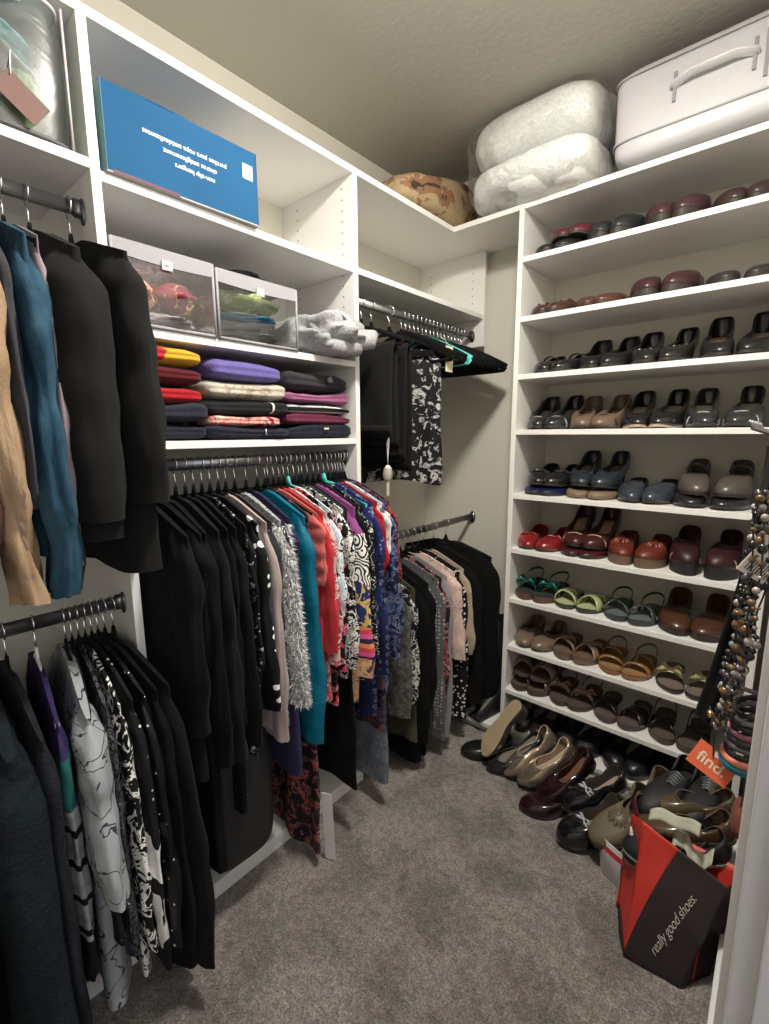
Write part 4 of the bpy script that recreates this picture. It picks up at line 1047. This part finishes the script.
pair('black shoe', wr + ', under the taupe clogs', sx(5.6), sx(6.75), Z, 'loafer', (.015, .015, .017), hz=.035, vz=.034, gloss=.25, Wd=.046)
pair('taupe clog with cut-out strap', wr + ', on top of black shoes', sx(5.7), sx(6.8), Z, 'clog', (.085, .072, .058), dz=.046, yf=YS + .025, tv=.55, hz=.075, vz=.05, gloss=.3, orn='strap', Wd=.044, ins=(.01, .01, .01), rx=5)
# shelf 6
Z = SHZ[5]; wr = 'sixth shelf down'
pair('bright red patent flat with bow', wr + ', leftmost', sx(-.1), sx(.85), Z, 'flat', (.20, .012, .014), gloss=.2, orn='bow', ins=(.3, .03, .03), L=.23)
pair('dark maroon low shoe', wr + ', under the maroon heels', sx(1.75), sx(2.6), Z, 'flat', (.05, .008, .012), gloss=.3, hz=.03, vz=.024)
pair('maroon open toe heel', wr + ', on top of the dark maroon shoes', sx(1.8), sx(2.65), Z, 'pump', (.045, .011, .011), dz=.032, yf=YS + .03, Hh=.07, gloss=.3, ins=(.45, .32, .2), orn='band', oc=(.5, .35, .2), tv=.66)
pair('rust red knotted slip-on with brown sole', wr + ', third pair', sx(3.6), sx(4.6), Z, 'clog', (.12, .022, .013), th=.028, wedge=True, sole=(.14, .09, .06), tv=.5, orn='knot', oc=(.17, .035, .022), gloss=.4, hz=.04, vz=.042, L=.235, ins=(.05, .02, .02), Hh=.01)
pair('burgundy wedge with gold band on thick black sole', wr + ', rightmost', sx(5.65), sx(6.75), Z, 'wedge', (.03, .006, .010), th=.035, wedge=True, Hh=.03, sole=(.015, .015, .015), orn='band', oc=(.5, .33, .16), gloss=.45, tv=.5, hz=.055, vz=.05)
# shelf 7
Z = SHZ[6]; wr = 'seventh shelf down'
pair('teal strappy sandal on brown sole', wr + ', leftmost', sx(-.1), sx(.85), Z, 'sandal', (.01, .12, .10), th=.022, sole=(.10, .05, .035), ins=(.02, .03, .03), orn='bow', wedge=True, heelstrap=True, L=.235, Hh=.01)
pair('lime green crossed slide sandal', wr + ', second pair', sx(1.65), sx(2.65), Z, 'slide', (.38, .42, .20), th=.014, sole=(.04, .05, .03), ins=(.40, .42, .22), L=.235)
pair('grey green buckled sandal', wr + ', third pair', sx(3.6), sx(4.55), Z, 'sandal', (.05, .07, .065), th=.016, sole=(.04, .05, .05), ins=(.10, .13, .12), orn='cross', heelstrap=True, L=.24)
pair('brown leather clog', wr + ', rightmost', sx(5.55), sx(6.6), Z, 'clog', (.07, .028, .015), th=.016, tv=.42, hz=.08, vz=.045, gloss=.28, Wd=.048, ins=(.03, .02, .02))
# shelf 8
Z = SHZ[7]; wr = 'eighth shelf down'
pair('taupe patent flat', wr + ', leftmost', sx(-.05), sx(.85), Z, 'flat', (.16, .11, .085), gloss=.25, ins=(.07, .04, .03), L=.24)
pair('tan nubuck open sandal', wr + ', second pair', sx(1.7), sx(2.65), Z, 'slide', (.24, .155, .10), th=.022, sole=(.15, .10, .07), ins=(.14, .09, .06), L=.245)
pair('amber brown strap sandal', wr + ', third pair', sx(3.55), sx(4.5), Z, 'sandal', (.28, .13, .045), th=.016, sole=(.24, .12, .05), ins=(.30, .16, .07), orn='two', heelstrap=True, gloss=.3, L=.235)
pair('gold metallic bow sandal', wr + ', rightmost', sx(5.6), sx(6.6), Z, 'sandal', (.50, .42, .25), th=.012, sole=(.03, .025, .02), ins=(.17, .14, .11), orn='bow', metal=.6, gloss=.3, oc=(.5, .42, .25), L=.24)
# shelf 9
Z = SHZ[8]; wr = 'ninth shelf down'
pair('brown flat sandal', wr + ', under the taupe loop sandals', sx(-.15), sx(.8), Z, 'slide', (.09, .055, .04), th=.018, sole=(.06, .04, .03), ins=(.1, .07, .05), L=.235)
pair('taupe loop sandal', wr + ', on top of the brown flat sandals', sx(-.12), sx(.82), Z, 'sandal', (.26, .20, .15), dz=.055, yf=YS + .03, th=.012, sole=(.10, .07, .05), ins=(.07, .05, .04), orn='wide', L=.22, heelstrap=True)
pair('brown sandal with big tan bow', wr + ', second pair', sx(1.65), sx(2.55), Z, 'sandal', (.16, .09, .06), th=.014, sole=(.06, .04, .03), ins=(.09, .06, .05), orn='bow', oc=(.32, .19, .13), heelstrap=True, L=.24)
pair('dark mauve brown slide', wr + ', third pair', sx(3.5), sx(4.5), Z, 'slide', (.03, .02, .02), th=.016, sole=(.09, .06, .055), ins=(.11, .075, .07), L=.235)
pair('black and brown strap sandal', wr + ', rightmost', sx(5.5), sx(6.5), Z, 'sandal', (.02, .016, .015), th=.018, sole=(.08, .06, .05), ins=(.10, .075, .06), orn='cross', heelstrap=True, L=.235)
# bottom shelf
Z = SHZ[9]; wr = 'bottom shoe shelf'
pair('dark plum heeled shoe', wr + ', leftmost', sx(.0), sx(1.0), Z, 'pump', (.022, .012, .016), Hh=.04, gloss=.35)
pair('black suede shoe', wr + ', second pair', sx(2.0), sx(2.95), Z, 'loafer', (.010, .010, .012), gloss=.55, hz=.06, vz=.055)
pair('black leather slip-on', wr + ', third pair', sx(3.95), sx(4.85), Z, 'loafer', (.012, .012, .014), gloss=.3, hz=.06, vz=.055)
pair('black shoe with white rim', wr + ', rightmost', sx(5.75), sx(6.7), Z, 'sneaker', (.012, .012, .014), gloss=.5, hz=.065, vz=.06, sole=(.6, .6, .58), th=.012)

# loose shoes on the carpet in front
def fshoe(label, kind, c, x, y, rz, z=0.001, rx=0, ry=0, **kw):
    return shoe(label, kind, c, loc=(x, y, z), rot=(R(rx), R(ry), R(rz)), **kw)
TAN = (.40, .31, .20)
fshoe('black flat lying under the upturned tan sole by cabinet corner', 'flat', BLKS, -.825, 1.60, -38, gloss=.3, L=.22)
fshoe('upturned shoe showing its pale tan sole by the cabinet corner', 'flat', (.03, .025, .02), -.768, 1.592, -34, z=.150, rx=-46, ry=172, sole=TAN, L=.255, hz=.045, vz=.03, Wd=.047)
fshoe('black clog with flat grey insole leaning beside tan sole', 'flat', (.02, .02, .02), -.690, 1.590, -38, z=.058, rx=26, sole=(.03, .03, .03), ins=(.20, .17, .145), th=.014, L=.25, hz=.022, vz=.02, tv=.8, name='clog')
fshoe('bronze metallic ballet flat, front one of the pair', 'flat', (.42, .33, .26), -.560, 1.580, -42, z=.075, rx=32, metal=.75, gloss=.22, ins=(.45, .35, .25), L=.25, tv=.64)
fshoe('bronze metallic ballet flat, rear left one of the pair', 'flat', (.42, .33, .26), -.632, 1.600, -42, z=.070, rx=32, ry=-14, metal=.75, gloss=.22, ins=(.06, .04, .04), L=.25, tv=.64)
fshoe('dark burgundy patent pump with brown lining', 'pump', (.018, .005, .007), -.475, 1.550, -38, z=.070, rx=28, gloss=.12, ins=(.16, .07, .04), Hh=.03, L=.25)
fshoe('dark burgundy patent pump lying beneath its twin', 'pump', (.018, .005, .007), -.500, 1.485, -46, z=.001, gloss=.12, ins=(.12, .05, .03), Hh=.02, L=.245)
fshoe('black patent shoe with silver ornament, front one', 'loafer', (.008, .008, .010), -.360, 1.450, -32, z=.03, rx=12, gloss=.08, orn='bow', oc=(.5, .5, .52), L=.25, Wd=.048, hz=.065, vz=.06)
fshoe('black patent shoe with silver ornament, rear one', 'loafer', (.008, .008, .010), -.385, 1.555, -34, z=.07, rx=16, gloss=.08, orn='bow', oc=(.5, .5, .52), L=.25, hz=.06, vz=.055)
fshoe('olive grey ruffled slip-on standing by the paper bag', 'clog', (.12, .095, .06), -.268, 1.440, -28, z=.115, rx=24, tv=.45, gloss=.6, orn='knot', oc=(.15, .12, .08), sole=(.10, .075, .045), th=.02, L=.24, Wd=.048, ins=(.03, .02, .02))
fshoe('olive grey ruffled slip-on behind its twin', 'clog', (.12, .095, .06), -.225, 1.530, -20, z=.135, rx=26, tv=.45, gloss=.6, orn='knot', oc=(.15, .12, .08), sole=(.10, .075, .045), th=.02, L=.24)
fshoe('black laced sneaker with grey laces, left one', 'sneaker', (.008, .008, .009), -.165, 1.47, -16, z=.235, rx=6, ins=(.01, .01, .01), gloss=.6, orn='laces', oc=(.10, .105, .11), sole=(.05, .05, .05), th=.022, hz=.06, vz=.055, tv=.5, L=.26)
fshoe('black laced sneaker with grey laces, right one', 'sneaker', (.008, .008, .009), -.085, 1.50, -6, z=.240, rx=6, ins=(.01, .01, .01), gloss=.6, orn='laces', oc=(.12, .12, .12), sole=(.05, .05, .05), th=.022, hz=.06, vz=.055, tv=.5, L=.26)

# ------------------------------------------------------------------ shopping bags
REDP = plain('red_bag_paper', (.55, .035, .025), .5, bscale=9, bstr=.3); BRNP = plain('dark_brown_bag_paper', (.025, .017, .019), .5, bscale=9, bstr=.3)
sb = thing('shopping_bag', 'red and dark brown shopping bag full of shoes', 'bag', (0, 0, 0))
A, B = Vector((-.188, 1.134, 0)), Vector((-.066, 1.147, 0))
Cc, D = Vector((-.018, 1.225, 0)), Vector((-.238, 1.262, 0))
At, Bt, Ct, Dt = Vector((-.182, 1.215, .335)), Vector((-.004, 1.212, .272)), Vector((.020, 1.32, .25)), Vector((-.235, 1.345, .24))
def quadgrid(mb, p00, p10, p11, p01, nu=12, nv=12, mi=None, bul=0, nrm=None, mifn=None):
    vs = []; fs = []; b0 = len(mb.v)
    n = nrm or (p10 - p00).cross(p01 - p00).normalized()
    for j in range(nv + 1):
        for i in range(nu + 1):
            u, v = i / nu, j / nv
            p = (p00 * (1 - u) + p10 * u) * (1 - v) + (p01 * (1 - u) + p11 * u) * v
            p = p + n * (bul * math.sin(PI * u) * math.sin(PI * min(1, v * 1.1)) + .004 * noise.noise(p * 14))
            mb.v.append(tuple(p))
    for j in range(nv):
        for i in range(nu):
            q = [b0 + j * (nu + 1) + i, b0 + j * (nu + 1) + i + 1, b0 + (j + 1) * (nu + 1) + i + 1, b0 + (j + 1) * (nu + 1) + i]
            mb.f.append(tuple(q)); mb.m.append(mifn((i + .5) / nu, (j + .5) / nv) if mifn else (mi or 0)); mb.sm.append(True)
nrmF = (B - A).cross(At - A).normalized()
def front(u, v):
    p = (A * (1 - u) + B * u) * (1 - v) + (At * (1 - u) + Bt * u) * v
    return p + nrmF * (.010 * math.sin(PI * u) * math.sin(PI * min(1, v * 1.1)) + .004 * noise.noise(p * 14))
ub = lambda v: .44 * max(0, v - .05) / .95
fm = MB()
fm.grid(lambda u, v: front(u * ub(v), v), 16, 40, 0)
fm.grid(lambda u, v: front(ub(v) + (1 - ub(v)) * u, v), 24, 40, 1)
o = fm.build('front_panel', [REDP, BRNP], sb); solid(o, .0015, 0)
bk = MB(); quadgrid(bk, B, Cc, Ct, Bt, mi=0, bul=-.02, mifn=lambda u, v: 0 if abs(u - .45) < .10 * v + .01 else 1)
solid(bk.build('side_panel', [REDP, BRNP], sb), .0015, 0)
bk = MB(); quadgrid(bk, D, A, At, Dt, mi=0, bul=-.015, mifn=lambda u, v: 0 if v > .12 else 1)
solid(bk.build('side_panel', [REDP, BRNP], sb), .0015, 0)
bk = MB(); quadgrid(bk, Cc, D, Dt, Ct, mi=0); solid(bk.build('back_panel', [REDP, BRNP], sb), .0015, 0)
bk = MB(); quadgrid(bk, A + Vector((0, 0, .002)), B + Vector((0, 0, .002)), Cc + Vector((0, 0, .002)), D + Vector((0, 0, .002)), mi=0); bk.build('bag_base', [BRNP], sb)
# lettering runs up along the front
ex = (B - A).normalized(); ez = ((At + Bt) / 2 - (A + B) / 2).normalized(); en = ex.cross(ez).normalized()
if en.y > 0: en = -en
t_0, t_1 = Vector((-.1313, 1.1519, .0503)), Vector((-.0647, 1.1998, .2242))
tx = (t_1 - t_0).normalized(); ty = en.cross(tx); cp = (t_0 + t_1) / 2 + en * .0125
M = Matrix(((tx.x, ty.x, en.x, cp.x), (tx.y, ty.y, en.y, cp.y), (tx.z, ty.z, en.z, cp.z), (0, 0, 0, 1)))
text_mesh('lettering', 'really good shoes.', .0275, plain('pale_lettering', (.62, .58, .55), .6), sb, M, .0004, shear=.55, spacing=.95, off=-.012)
# things in the shopping bag
fshoe('brown leather clog standing on end in the shopping bag', 'clog', (.09, .05, .03), -.110, 1.365, -66, z=.235, rx=12, ins=(.12, .07, .04), sole=(.16, .12, .08), L=.24, name='clog')
fshoe('olive brown slip-on lying behind in the shopping bag', 'loafer', (.08, .055, .03), -.115, 1.430, -70, z=.262, rx=10, ins=(.10, .06, .035), sole=(.2, .16, .11), L=.24)
fshoe('black canvas shoe with white rim in the shopping bag', 'sneaker', (.012, .012, .014), -.118, 1.300, -62, z=.215, rx=12, sole=(.6, .58, .54), ins=(.02, .02, .02), gloss=.6, L=.25, Wd=.045)
fshoe('black flat with pale green rim in the shopping bag', 'flat', (.015, .015, .015), -.135, 1.325, -50, z=.180, rx=14, sole=(.34, .36, .27), ins=(.02, .02, .02), gloss=.5, L=.23)
fshoe('glossy maroon shoe tucked in the left of the shopping bag', 'flat', (.06, .008, .015), -.178, 1.320, 35, z=.190, rx=20, gloss=.12, L=.22)
tp = thing('tissue_paper', 'pale green grey tissue strips sticking out of shopping bag', 'paper', (-.125, 1.250, .295))
m = MB(); m.grid(lambda u, v: (-.055 + .11 * u, .012 * math.sin(4 * u) + .02 * v, .02 + .025 * u + .022 * v + .006 * math.sin(9 * u)), 16, 5)
m.grid(lambda u, v: (.0 + .085 * u, .0 + .03 * v + .012 * math.sin(8 * u), -.03 + .014 * math.sin(PI * u * 2) + .024 * v + .004 * math.sin(21 * u)), 24, 5)
solid(m.build('strips', plain('pale_sage_paper', (.42, .43, .34), .7), tp), .0012, 0)
pb = thing('paper_bag', 'small white, red and navy paper bag behind the shopping bag', 'bag', (0, 0, 0))
WP = plain('white_paper', (.68, .66, .65), .6, bscale=20); RP = plain('red_paper', (.45, .02, .03), .6); NP_ = plain('navy_paper', (.015, .015, .05), .6); LP = plain('pale_pink_grey_paper', (.50, .45, .48), .6, var=.15)
q0, q1 = Vector((-.300, 1.345, .0)), Vector((-.215, 1.300, .0)); q0t, q1t = Vector((-.318, 1.35, .118)), Vector((-.212, 1.300, .122))
m = MB(); quadgrid(m, q0, q1, q1t, q0t, 20, 30, bul=.006, mifn=lambda u, v: 2 if .72 < v < .86 else (3 if u > .72 and v > .25 else (0 if v >= .86 else 1)))
solid(m.build('front_panel', [WP, LP, RP, NP_], pb), .001, 0)
m = MB(); quadgrid(m, q1, q1 + Vector((.02, .08, 0)), q1t + Vector((.02, .09, 0)), q1t, 8, 10, mi=0); quadgrid(m, q0, q0 + Vector((.02, .09, 0)), q0t + Vector((.02, .09, 0)), q0t, 8, 10, mi=0)
solid(m.build('side_panel', [WP], pb), .001, 0)
m = MB(); m.grid(lambda u, v: (-.225 + .05 * u, 1.262 - .010 * math.sin(6 * u) + .02 * v, .175 + .025 * v * (1 + math.sin(7 * u + 1)) - .03 * u + .03 * v), 14, 6)
m.grid(lambda u, v: (-.245 + .035 * u + .02 * v, 1.272 + .012 * math.sin(5 * u), .15 + .06 * v + .008 * math.sin(8 * u)), 10, 8)
solid(m.build('crumpled_top', WP, pb), .001, 0)

# ------------------------------------------------------------------ jewellery hanging on the right wall
def rail(label, z, y0, y1):
    g = thing('hook_rail', label, 'hook rail', (0, 0, 0))
    m = MB().box(XWR - .010, XWR - .0005, y0, y1, z - .012, z + .012); bevel(m.build('rail_bar', DARKMETAL, g), .002)
    for i in range(6):
        y = y0 + .02 + (y1 - y0 - .04) * i / 5
        MB().tube([(XWR - .010, y, z), (XWR - .045, y, z - .004), (XWR - .066, y, z + .004), (XWR - .070, y, z + .014)], .0022, 6).build('hook', DARKMETAL, g)
    return g
rail('dark metal hook rail on the right wall above the necklaces', 1.31, .72, 1.02)
rr = random.Random(11)
BC = {'amber': (.14, .08, .035), 'pearl': (.34, .30, .27), 'black': (.015, .015, .015), 'gold': (.35, .25, .10), 'smoke': (.06, .052, .058), 'green': (.05, .12, .08), 'clear': (.25, .25, .27)}
def necklace(label, x, y, zt_, zb_, cols, w=.02, br=.006, step=.013, cord=(.02, .02, .02), dx=-.02):
    g = thing('bead_necklace', label, 'necklace', (0, 0, 0)); n = max(8, int((zt_ - zb_) / step)); pts = []
    for i in range(2 * n + 1):
        a = i / (2 * n); s = 1 - abs(2 * a - 1)
        k = 1 if a > .5 else -1
        d = math.sin(PI * min(1, s * .92 + .08)) if s < 1 else 0
        pts.append(Vector((x + dx * s + .003 * math.sin(i * .9) + .5 * w * k * math.sin(PI * (s * .85 + .1)) * .6, y + w * k * math.sin(PI * (s * .85 + .1)), zt_ - (zt_ - zb_) * math.sin(s * PI / 2))))
    m = MB().tube(pts, .0012, 5, mi=len(cols))
    for i, p_ in enumerate(pts):
        if 3 < i < 2 * n - 3 and rr.random() < .9:
            m.ball(p_, br * rr.uniform(.6, 1.35), 8, 6, rr.randrange(len(cols)), (1, 1, rr.uniform(.7, 1.3)))
    m.build('bead_strand', [plain('bead_' + c, BC[c], .15, .5 if c == 'gold' else 0) for c in cols] + [plain('cord', cord, .7)], g)
    return g
necklace('necklace of smoky and amber beads nearest the door trim', -.016, .76, 1.31, .90, ['smoke', 'amber', 'black'], .016, .0048, dx=-.018)
necklace('long necklace of pearl and black beads over the shoe shelves', -.018, .80, 1.31, .88, ['pearl', 'black', 'smoke'], .018, .0045, dx=-.022)
necklace('necklace of chunky gold and black beads on hook rail', -.014, .84, 1.31, .98, ['gold', 'black', 'smoke'], .02, .0062, .014, dx=-.016)
necklace('necklace of small clear and green beads on hook rail', -.012, .88, 1.31, 1.03, ['clear', 'green', 'black'], .02, .0042, dx=-.012)
necklace('very long thin black beaded necklace hanging lowest', -.016, .92, 1.31, .845, ['black', 'gold', 'black', 'smoke'], .022, .004, .02, dx=-.045)
necklace('necklace of amber and clear beads close to the wall', -.006, .74, 1.31, 1.0, ['amber', 'black', 'pearl'], .014, .0045, dx=-.012)
necklace('necklace of tiny smoke grey beads between the chunkier ones', -.020, .82, 1.31, .93, ['smoke', 'clear', 'black'], .014, .0038, dx=-.020)
sc = thing('black_scarf', 'narrow black scarf hanging between the bead necklaces', 'scarf', (-.012, .84, 1.29))
def scf(u, v):
    a = 2 * PI * u
    r = (.008 + .008 * v) * (1 + .25 * math.sin(3 * a + 5 * v))
    return (-.006 - .040 * v ** 1.6 + r * math.cos(a) * .8, .02 * math.sin(2.2 * v) + r * math.sin(a) * 1.3, -.43 * v)
m = MB().grid(scf, 20, 30, wrap_u=True); m.build('scarf_body', BLK2, sc)
# tag reading find.
ft = thing('orange_tag', 'orange paper tag printed find. hanging below the necklaces', 'tag', (-.040, .80, .818), (0, 0, 0))
dX = Vector((1, .55, 0)).normalized()
Mt = Matrix.Rotation(math.atan2(-.0, 1) + R(10), 4, 'Z') @ Matrix.Rotation(R(68), 4, 'X') @ Matrix.Rotation(R(-27), 4, 'Z')
m = MB(); a_, b_ = .028, .020
outl = [(-a_, -b_), (a_, -b_), (a_, b_), (.008, b_), (.005, b_ - .009), (-.003, b_ - .011), (-.006, b_ - .003), (-.012, b_), (-a_, b_)]
vs = [(x, y, .0006) for x, y in outl] + [(x, y, -.0006) for x, y in outl]; n = len(outl)
m.add(vs, [tuple(range(n)), tuple(range(2 * n - 1, n - 1, -1))] + [(i, n + i, n + (i + 1) % n, (i + 1) % n) for i in range(n)], smooth=False)
me = m.mesh('card', plain('orange_card', (.72, .13, .055), .6)); me.transform(Mt); link_mesh('card', me, ft)
text_mesh('printed_text', 'find.', .0235, plain('cream_print', (.80, .62, .45), .6), ft, Mt @ Matrix.Translation((0, -.002, .0008)), .0003)
MB().tube([(0, 0.002, .008), (-.004, .015, .045), (-.014, .038, .07)], .0012, 5).build('string', plain('black_string', (.02, .02, .02), .7), ft)
MB().tube([(-.010, .028, .056), (-.013, .034, .065)], .0045, 10).build('gold_ring', plain('gold_metal', (.55, .38, .14), .25, .9), ft)
# white price label with barcode
wl = thing('barcode_tag', 'white plastic price label with barcode among the necklaces', 'tag', (.000, .775, 1.145))
Ml = Matrix.Rotation(R(8), 4, 'Z') @ Matrix.Rotation(R(90), 4, 'X') @ Matrix.Rotation(R(-30), 4, 'Z')
mm = MB().box(-.026, .026, -.034, .034, -.0008, .0008).mesh('card', plain('white_card', (.75, .73, .72), .7)); mm.transform(Ml); bevel(link_mesh('card', mm, wl), .0005)
m = MB(); x = -.020
while x < .008:
    w_ = rr.uniform(.0008, .002); m.box(x, x + w_, -.028, -.010, .0008, .0012); x += w_ + rr.uniform(.001, .002)
mm = m.mesh('bars', plain('black_ink', (.03, .03, .03), .7)); mm.transform(Ml); link_mesh('bars', mm, wl)
# bangles on a peg
pg = thing('wall_peg', 'dark metal peg on the right wall carrying the bangles', 'peg', (.027, .80, .945))
MB().tube([(-.0005, 0, 0), (-.048, 0, .004), (-.052, 0, .014)], .0035, 8).build('peg_bar', DARKMETAL, pg)
cols = [((.02, .02, .022), 'thin black bangle, topmost of the stack on the wall peg'), ((.22, .22, .23), 'thin silver grey bangle just under the top black one'), ((.03, .03, .03), 'ribbed black bangle in the upper middle of the stack'),
        ((.40, .16, .22), 'dusty rose thin bangle in the stack'), ((.05, .05, .055), 'smooth charcoal bangle below the rose one'), ((.12, .12, .13), 'dull pewter bangle in the lower half of the stack'),
        ((.02, .02, .02), 'wide black bangle right above the coral one'), ((.70, .24, .16), 'wide coral pink bangle near the bottom of the stack'), ((.01, .14, .20), 'thick teal bangle at the bottom of the stack')]
for i, (c, lb) in enumerate(cols):
    r_ = .024 + .0004 * i; zz = .925 - .0105 * i
    g = thing('bangle', lb, 'bangle', (.000 - .0004 * i, .80, zz), (R(10), R(-14 + 3 * (i % 3)), 0))
    pts = [(r_ * math.cos(2 * PI * k / 40), r_ * math.sin(2 * PI * k / 40), 0) for k in range(40)]
    MB().tube(pts, .0045 + .002 * (i > 6), 8, closed=True, ry=.003 + .0015 * (i > 6)).build('ring', plain('bangle_paint', c, .3), g)
tb = thing('metal_stand', 'thin steel double post standing against the right wall', 'stand', (.012, 1.45, 0))
for dy_ in (0, .03): MB().tube([(0, dy_, 0), (0, dy_, .62)], .005, 8).build('post', CHROME, tb)
MB().tube([(0, 0, .60), (0, .03, .60)], .004, 8).build('crossbar', CHROME, tb); MB().box(-.015, .012, -.02, .05, 0, .012).build('foot', DARKMETAL, tb)
pm = thing('terracotta_pouch', 'round reddish brown pouch hanging at right edge of shoe shelves', 'pouch', (-.002, 1.33, .33))
MB().grid(lump((0, 0, .045), (.017, .045, .048), 5, .10), 30, 20, wrap_u=True).build('pouch_body', cloth('terracotta_cloth', (.20, .06, .045)), pm)
MB().tube([(0, -.02, .085), (.004, -.004, .16), (.004, .004, .16), (0, .02, .085)], .0015, 5).build('loop', plain('cord', (.02, .02, .02), .7), pm)

# dark bags and boots on the corner floor
bt = thing('tall_boots', 'tall black boot standing in the back corner beside shoe cabinet', 'boot', (-.905, 1.86, .0555), (0, 0, R(-12)))
def bootf(u, v):
    a = 2 * PI * u; z = .42 * v
    r = .045 + .014 * smooth(.2, .8, v)
    y0 = -.07 * (1 - smooth(0, .28, v)) 
    ry_ = r * (1 + 1.1 * (1 - smooth(0, .25, v)))
    return (r * math.cos(a) * .8, y0 + ry_ * math.sin(a), .012 + z)
MB().grid(bootf, 28, 30, wrap_u=True).build('shaft', plain('black_boot_leather', (.012, .012, .013), .45, bscale=30), bt)
MB().box(-.034, .034, -.17, .05, 0, .012).build('sole', BLACKPL, bt)
MB().tube([(-.03, -.02, .30), (-.046, -.02, .30)], .007, 8).build('snap', CHROME, bt)
hb = thing('black_handbag', 'small black handbag on the corner base board under coats', 'handbag', (-1.02, 1.87, .0555), (0, 0, R(-6)))
MB().grid(rbox(.07, .10, .16, .4, .45), 40, 20, wrap_u=True).build('bag_body', plain('black_bag_leather', (.012, .012, .013), .5, bscale=40), hb)
MB().tube([(0, -.06, .15), (0, -.05, .21), (0, 0, .24), (0, .05, .21), (0, .06, .15)], .005, 8).build('handle', BLACKPL, hb)
# black backpack on the base platform, left
bg = thing('black_backpack', 'black zippered bag hanging low between the two rows of clothes', 'bag', (-1.12, .60, .13), (0, 0, R(-4)))
MB().grid(rbox(.13, .10, .46, .5, .45, amp=.008), 48, 26, wrap_u=True).build('bag_body', plain('black_nylon', (.012, .012, .013), .55, bscale=25, bstr=.5), bg)
MB().tube([(.131, -.04, .24), (.133, 0, .25)], .003, 6).build('zipper', CHROME, bg)
MB().tube([(.0, -.102, .26), (.05, -.108, .22), (.08, -.100, .16)], .004, 8).build('red_cord', plain('red_cord', (.3, .02, .03), .6), bg)

# ------------------------------------------------------------------ light, world, camera
def area(name, loc, rot, size, power, col, shape='DISK'):
    l = bpy.data.lights.new(name, 'AREA'); l.shape = shape; l.size = size; l.energy = power; l.color = col
    o = bpy.data.objects.new(name, l); C.objects.link(o); o.location = loc; o.rotation_euler = rot
    return o
pl = bpy.data.lights.new('ceiling_lamp', 'POINT'); pl.energy = 20; pl.shadow_soft_size = .07; pl.color = (1, .955, .87)
lo = bpy.data.objects.new('ceiling_lamp', pl); C.objects.link(lo); lo.location = (-.38, .76, 2.33)
area('ceiling_lamp_diffuser', (-.38, .76, 2.36), (0, 0, 0), .2, 25, (1, .955, .87))
area('doorway_light', (.9, .1, 1.5), (0, R(90), 0), 1.2, 10, (.95, .96, 1.0), 'SQUARE')  # unseen area light outside the doorway, standing for the hallway light
wd = bpy.data.worlds.new('world'); S.world = wd; wd.use_nodes = True
wd.node_tree.nodes['Background'].inputs[0].default_value = (.9, .92, 1, 1)
wd.node_tree.nodes['Background'].inputs[1].default_value = .25

cam = bpy.data.cameras.new('camera'); co = bpy.data.objects.new('camera', cam); C.objects.link(co)
cam.sensor_fit = 'HORIZONTAL'; cam.sensor_width = 36; cam.lens = 36 * 468.0 / 769
cam.clip_start = .02
co.location = (0, 0, 1.31)
yaw, tilt, roll_ = R(40.75), R(80.49), R(-.305)
co.rotation_euler = (Matrix.Rotation(yaw, 3, 'Z') @ Matrix.Rotation(tilt, 3, 'X') @ Matrix.Rotation(roll_, 3, 'Z')).to_euler()
S.camera = co
S.view_settings.view_transform = 'Standard'; S.view_settings.look = 'None'; S.view_settings.gamma = 1
S.view_settings.use_curve_mapping = False
S.view_settings.exposure = 0.0
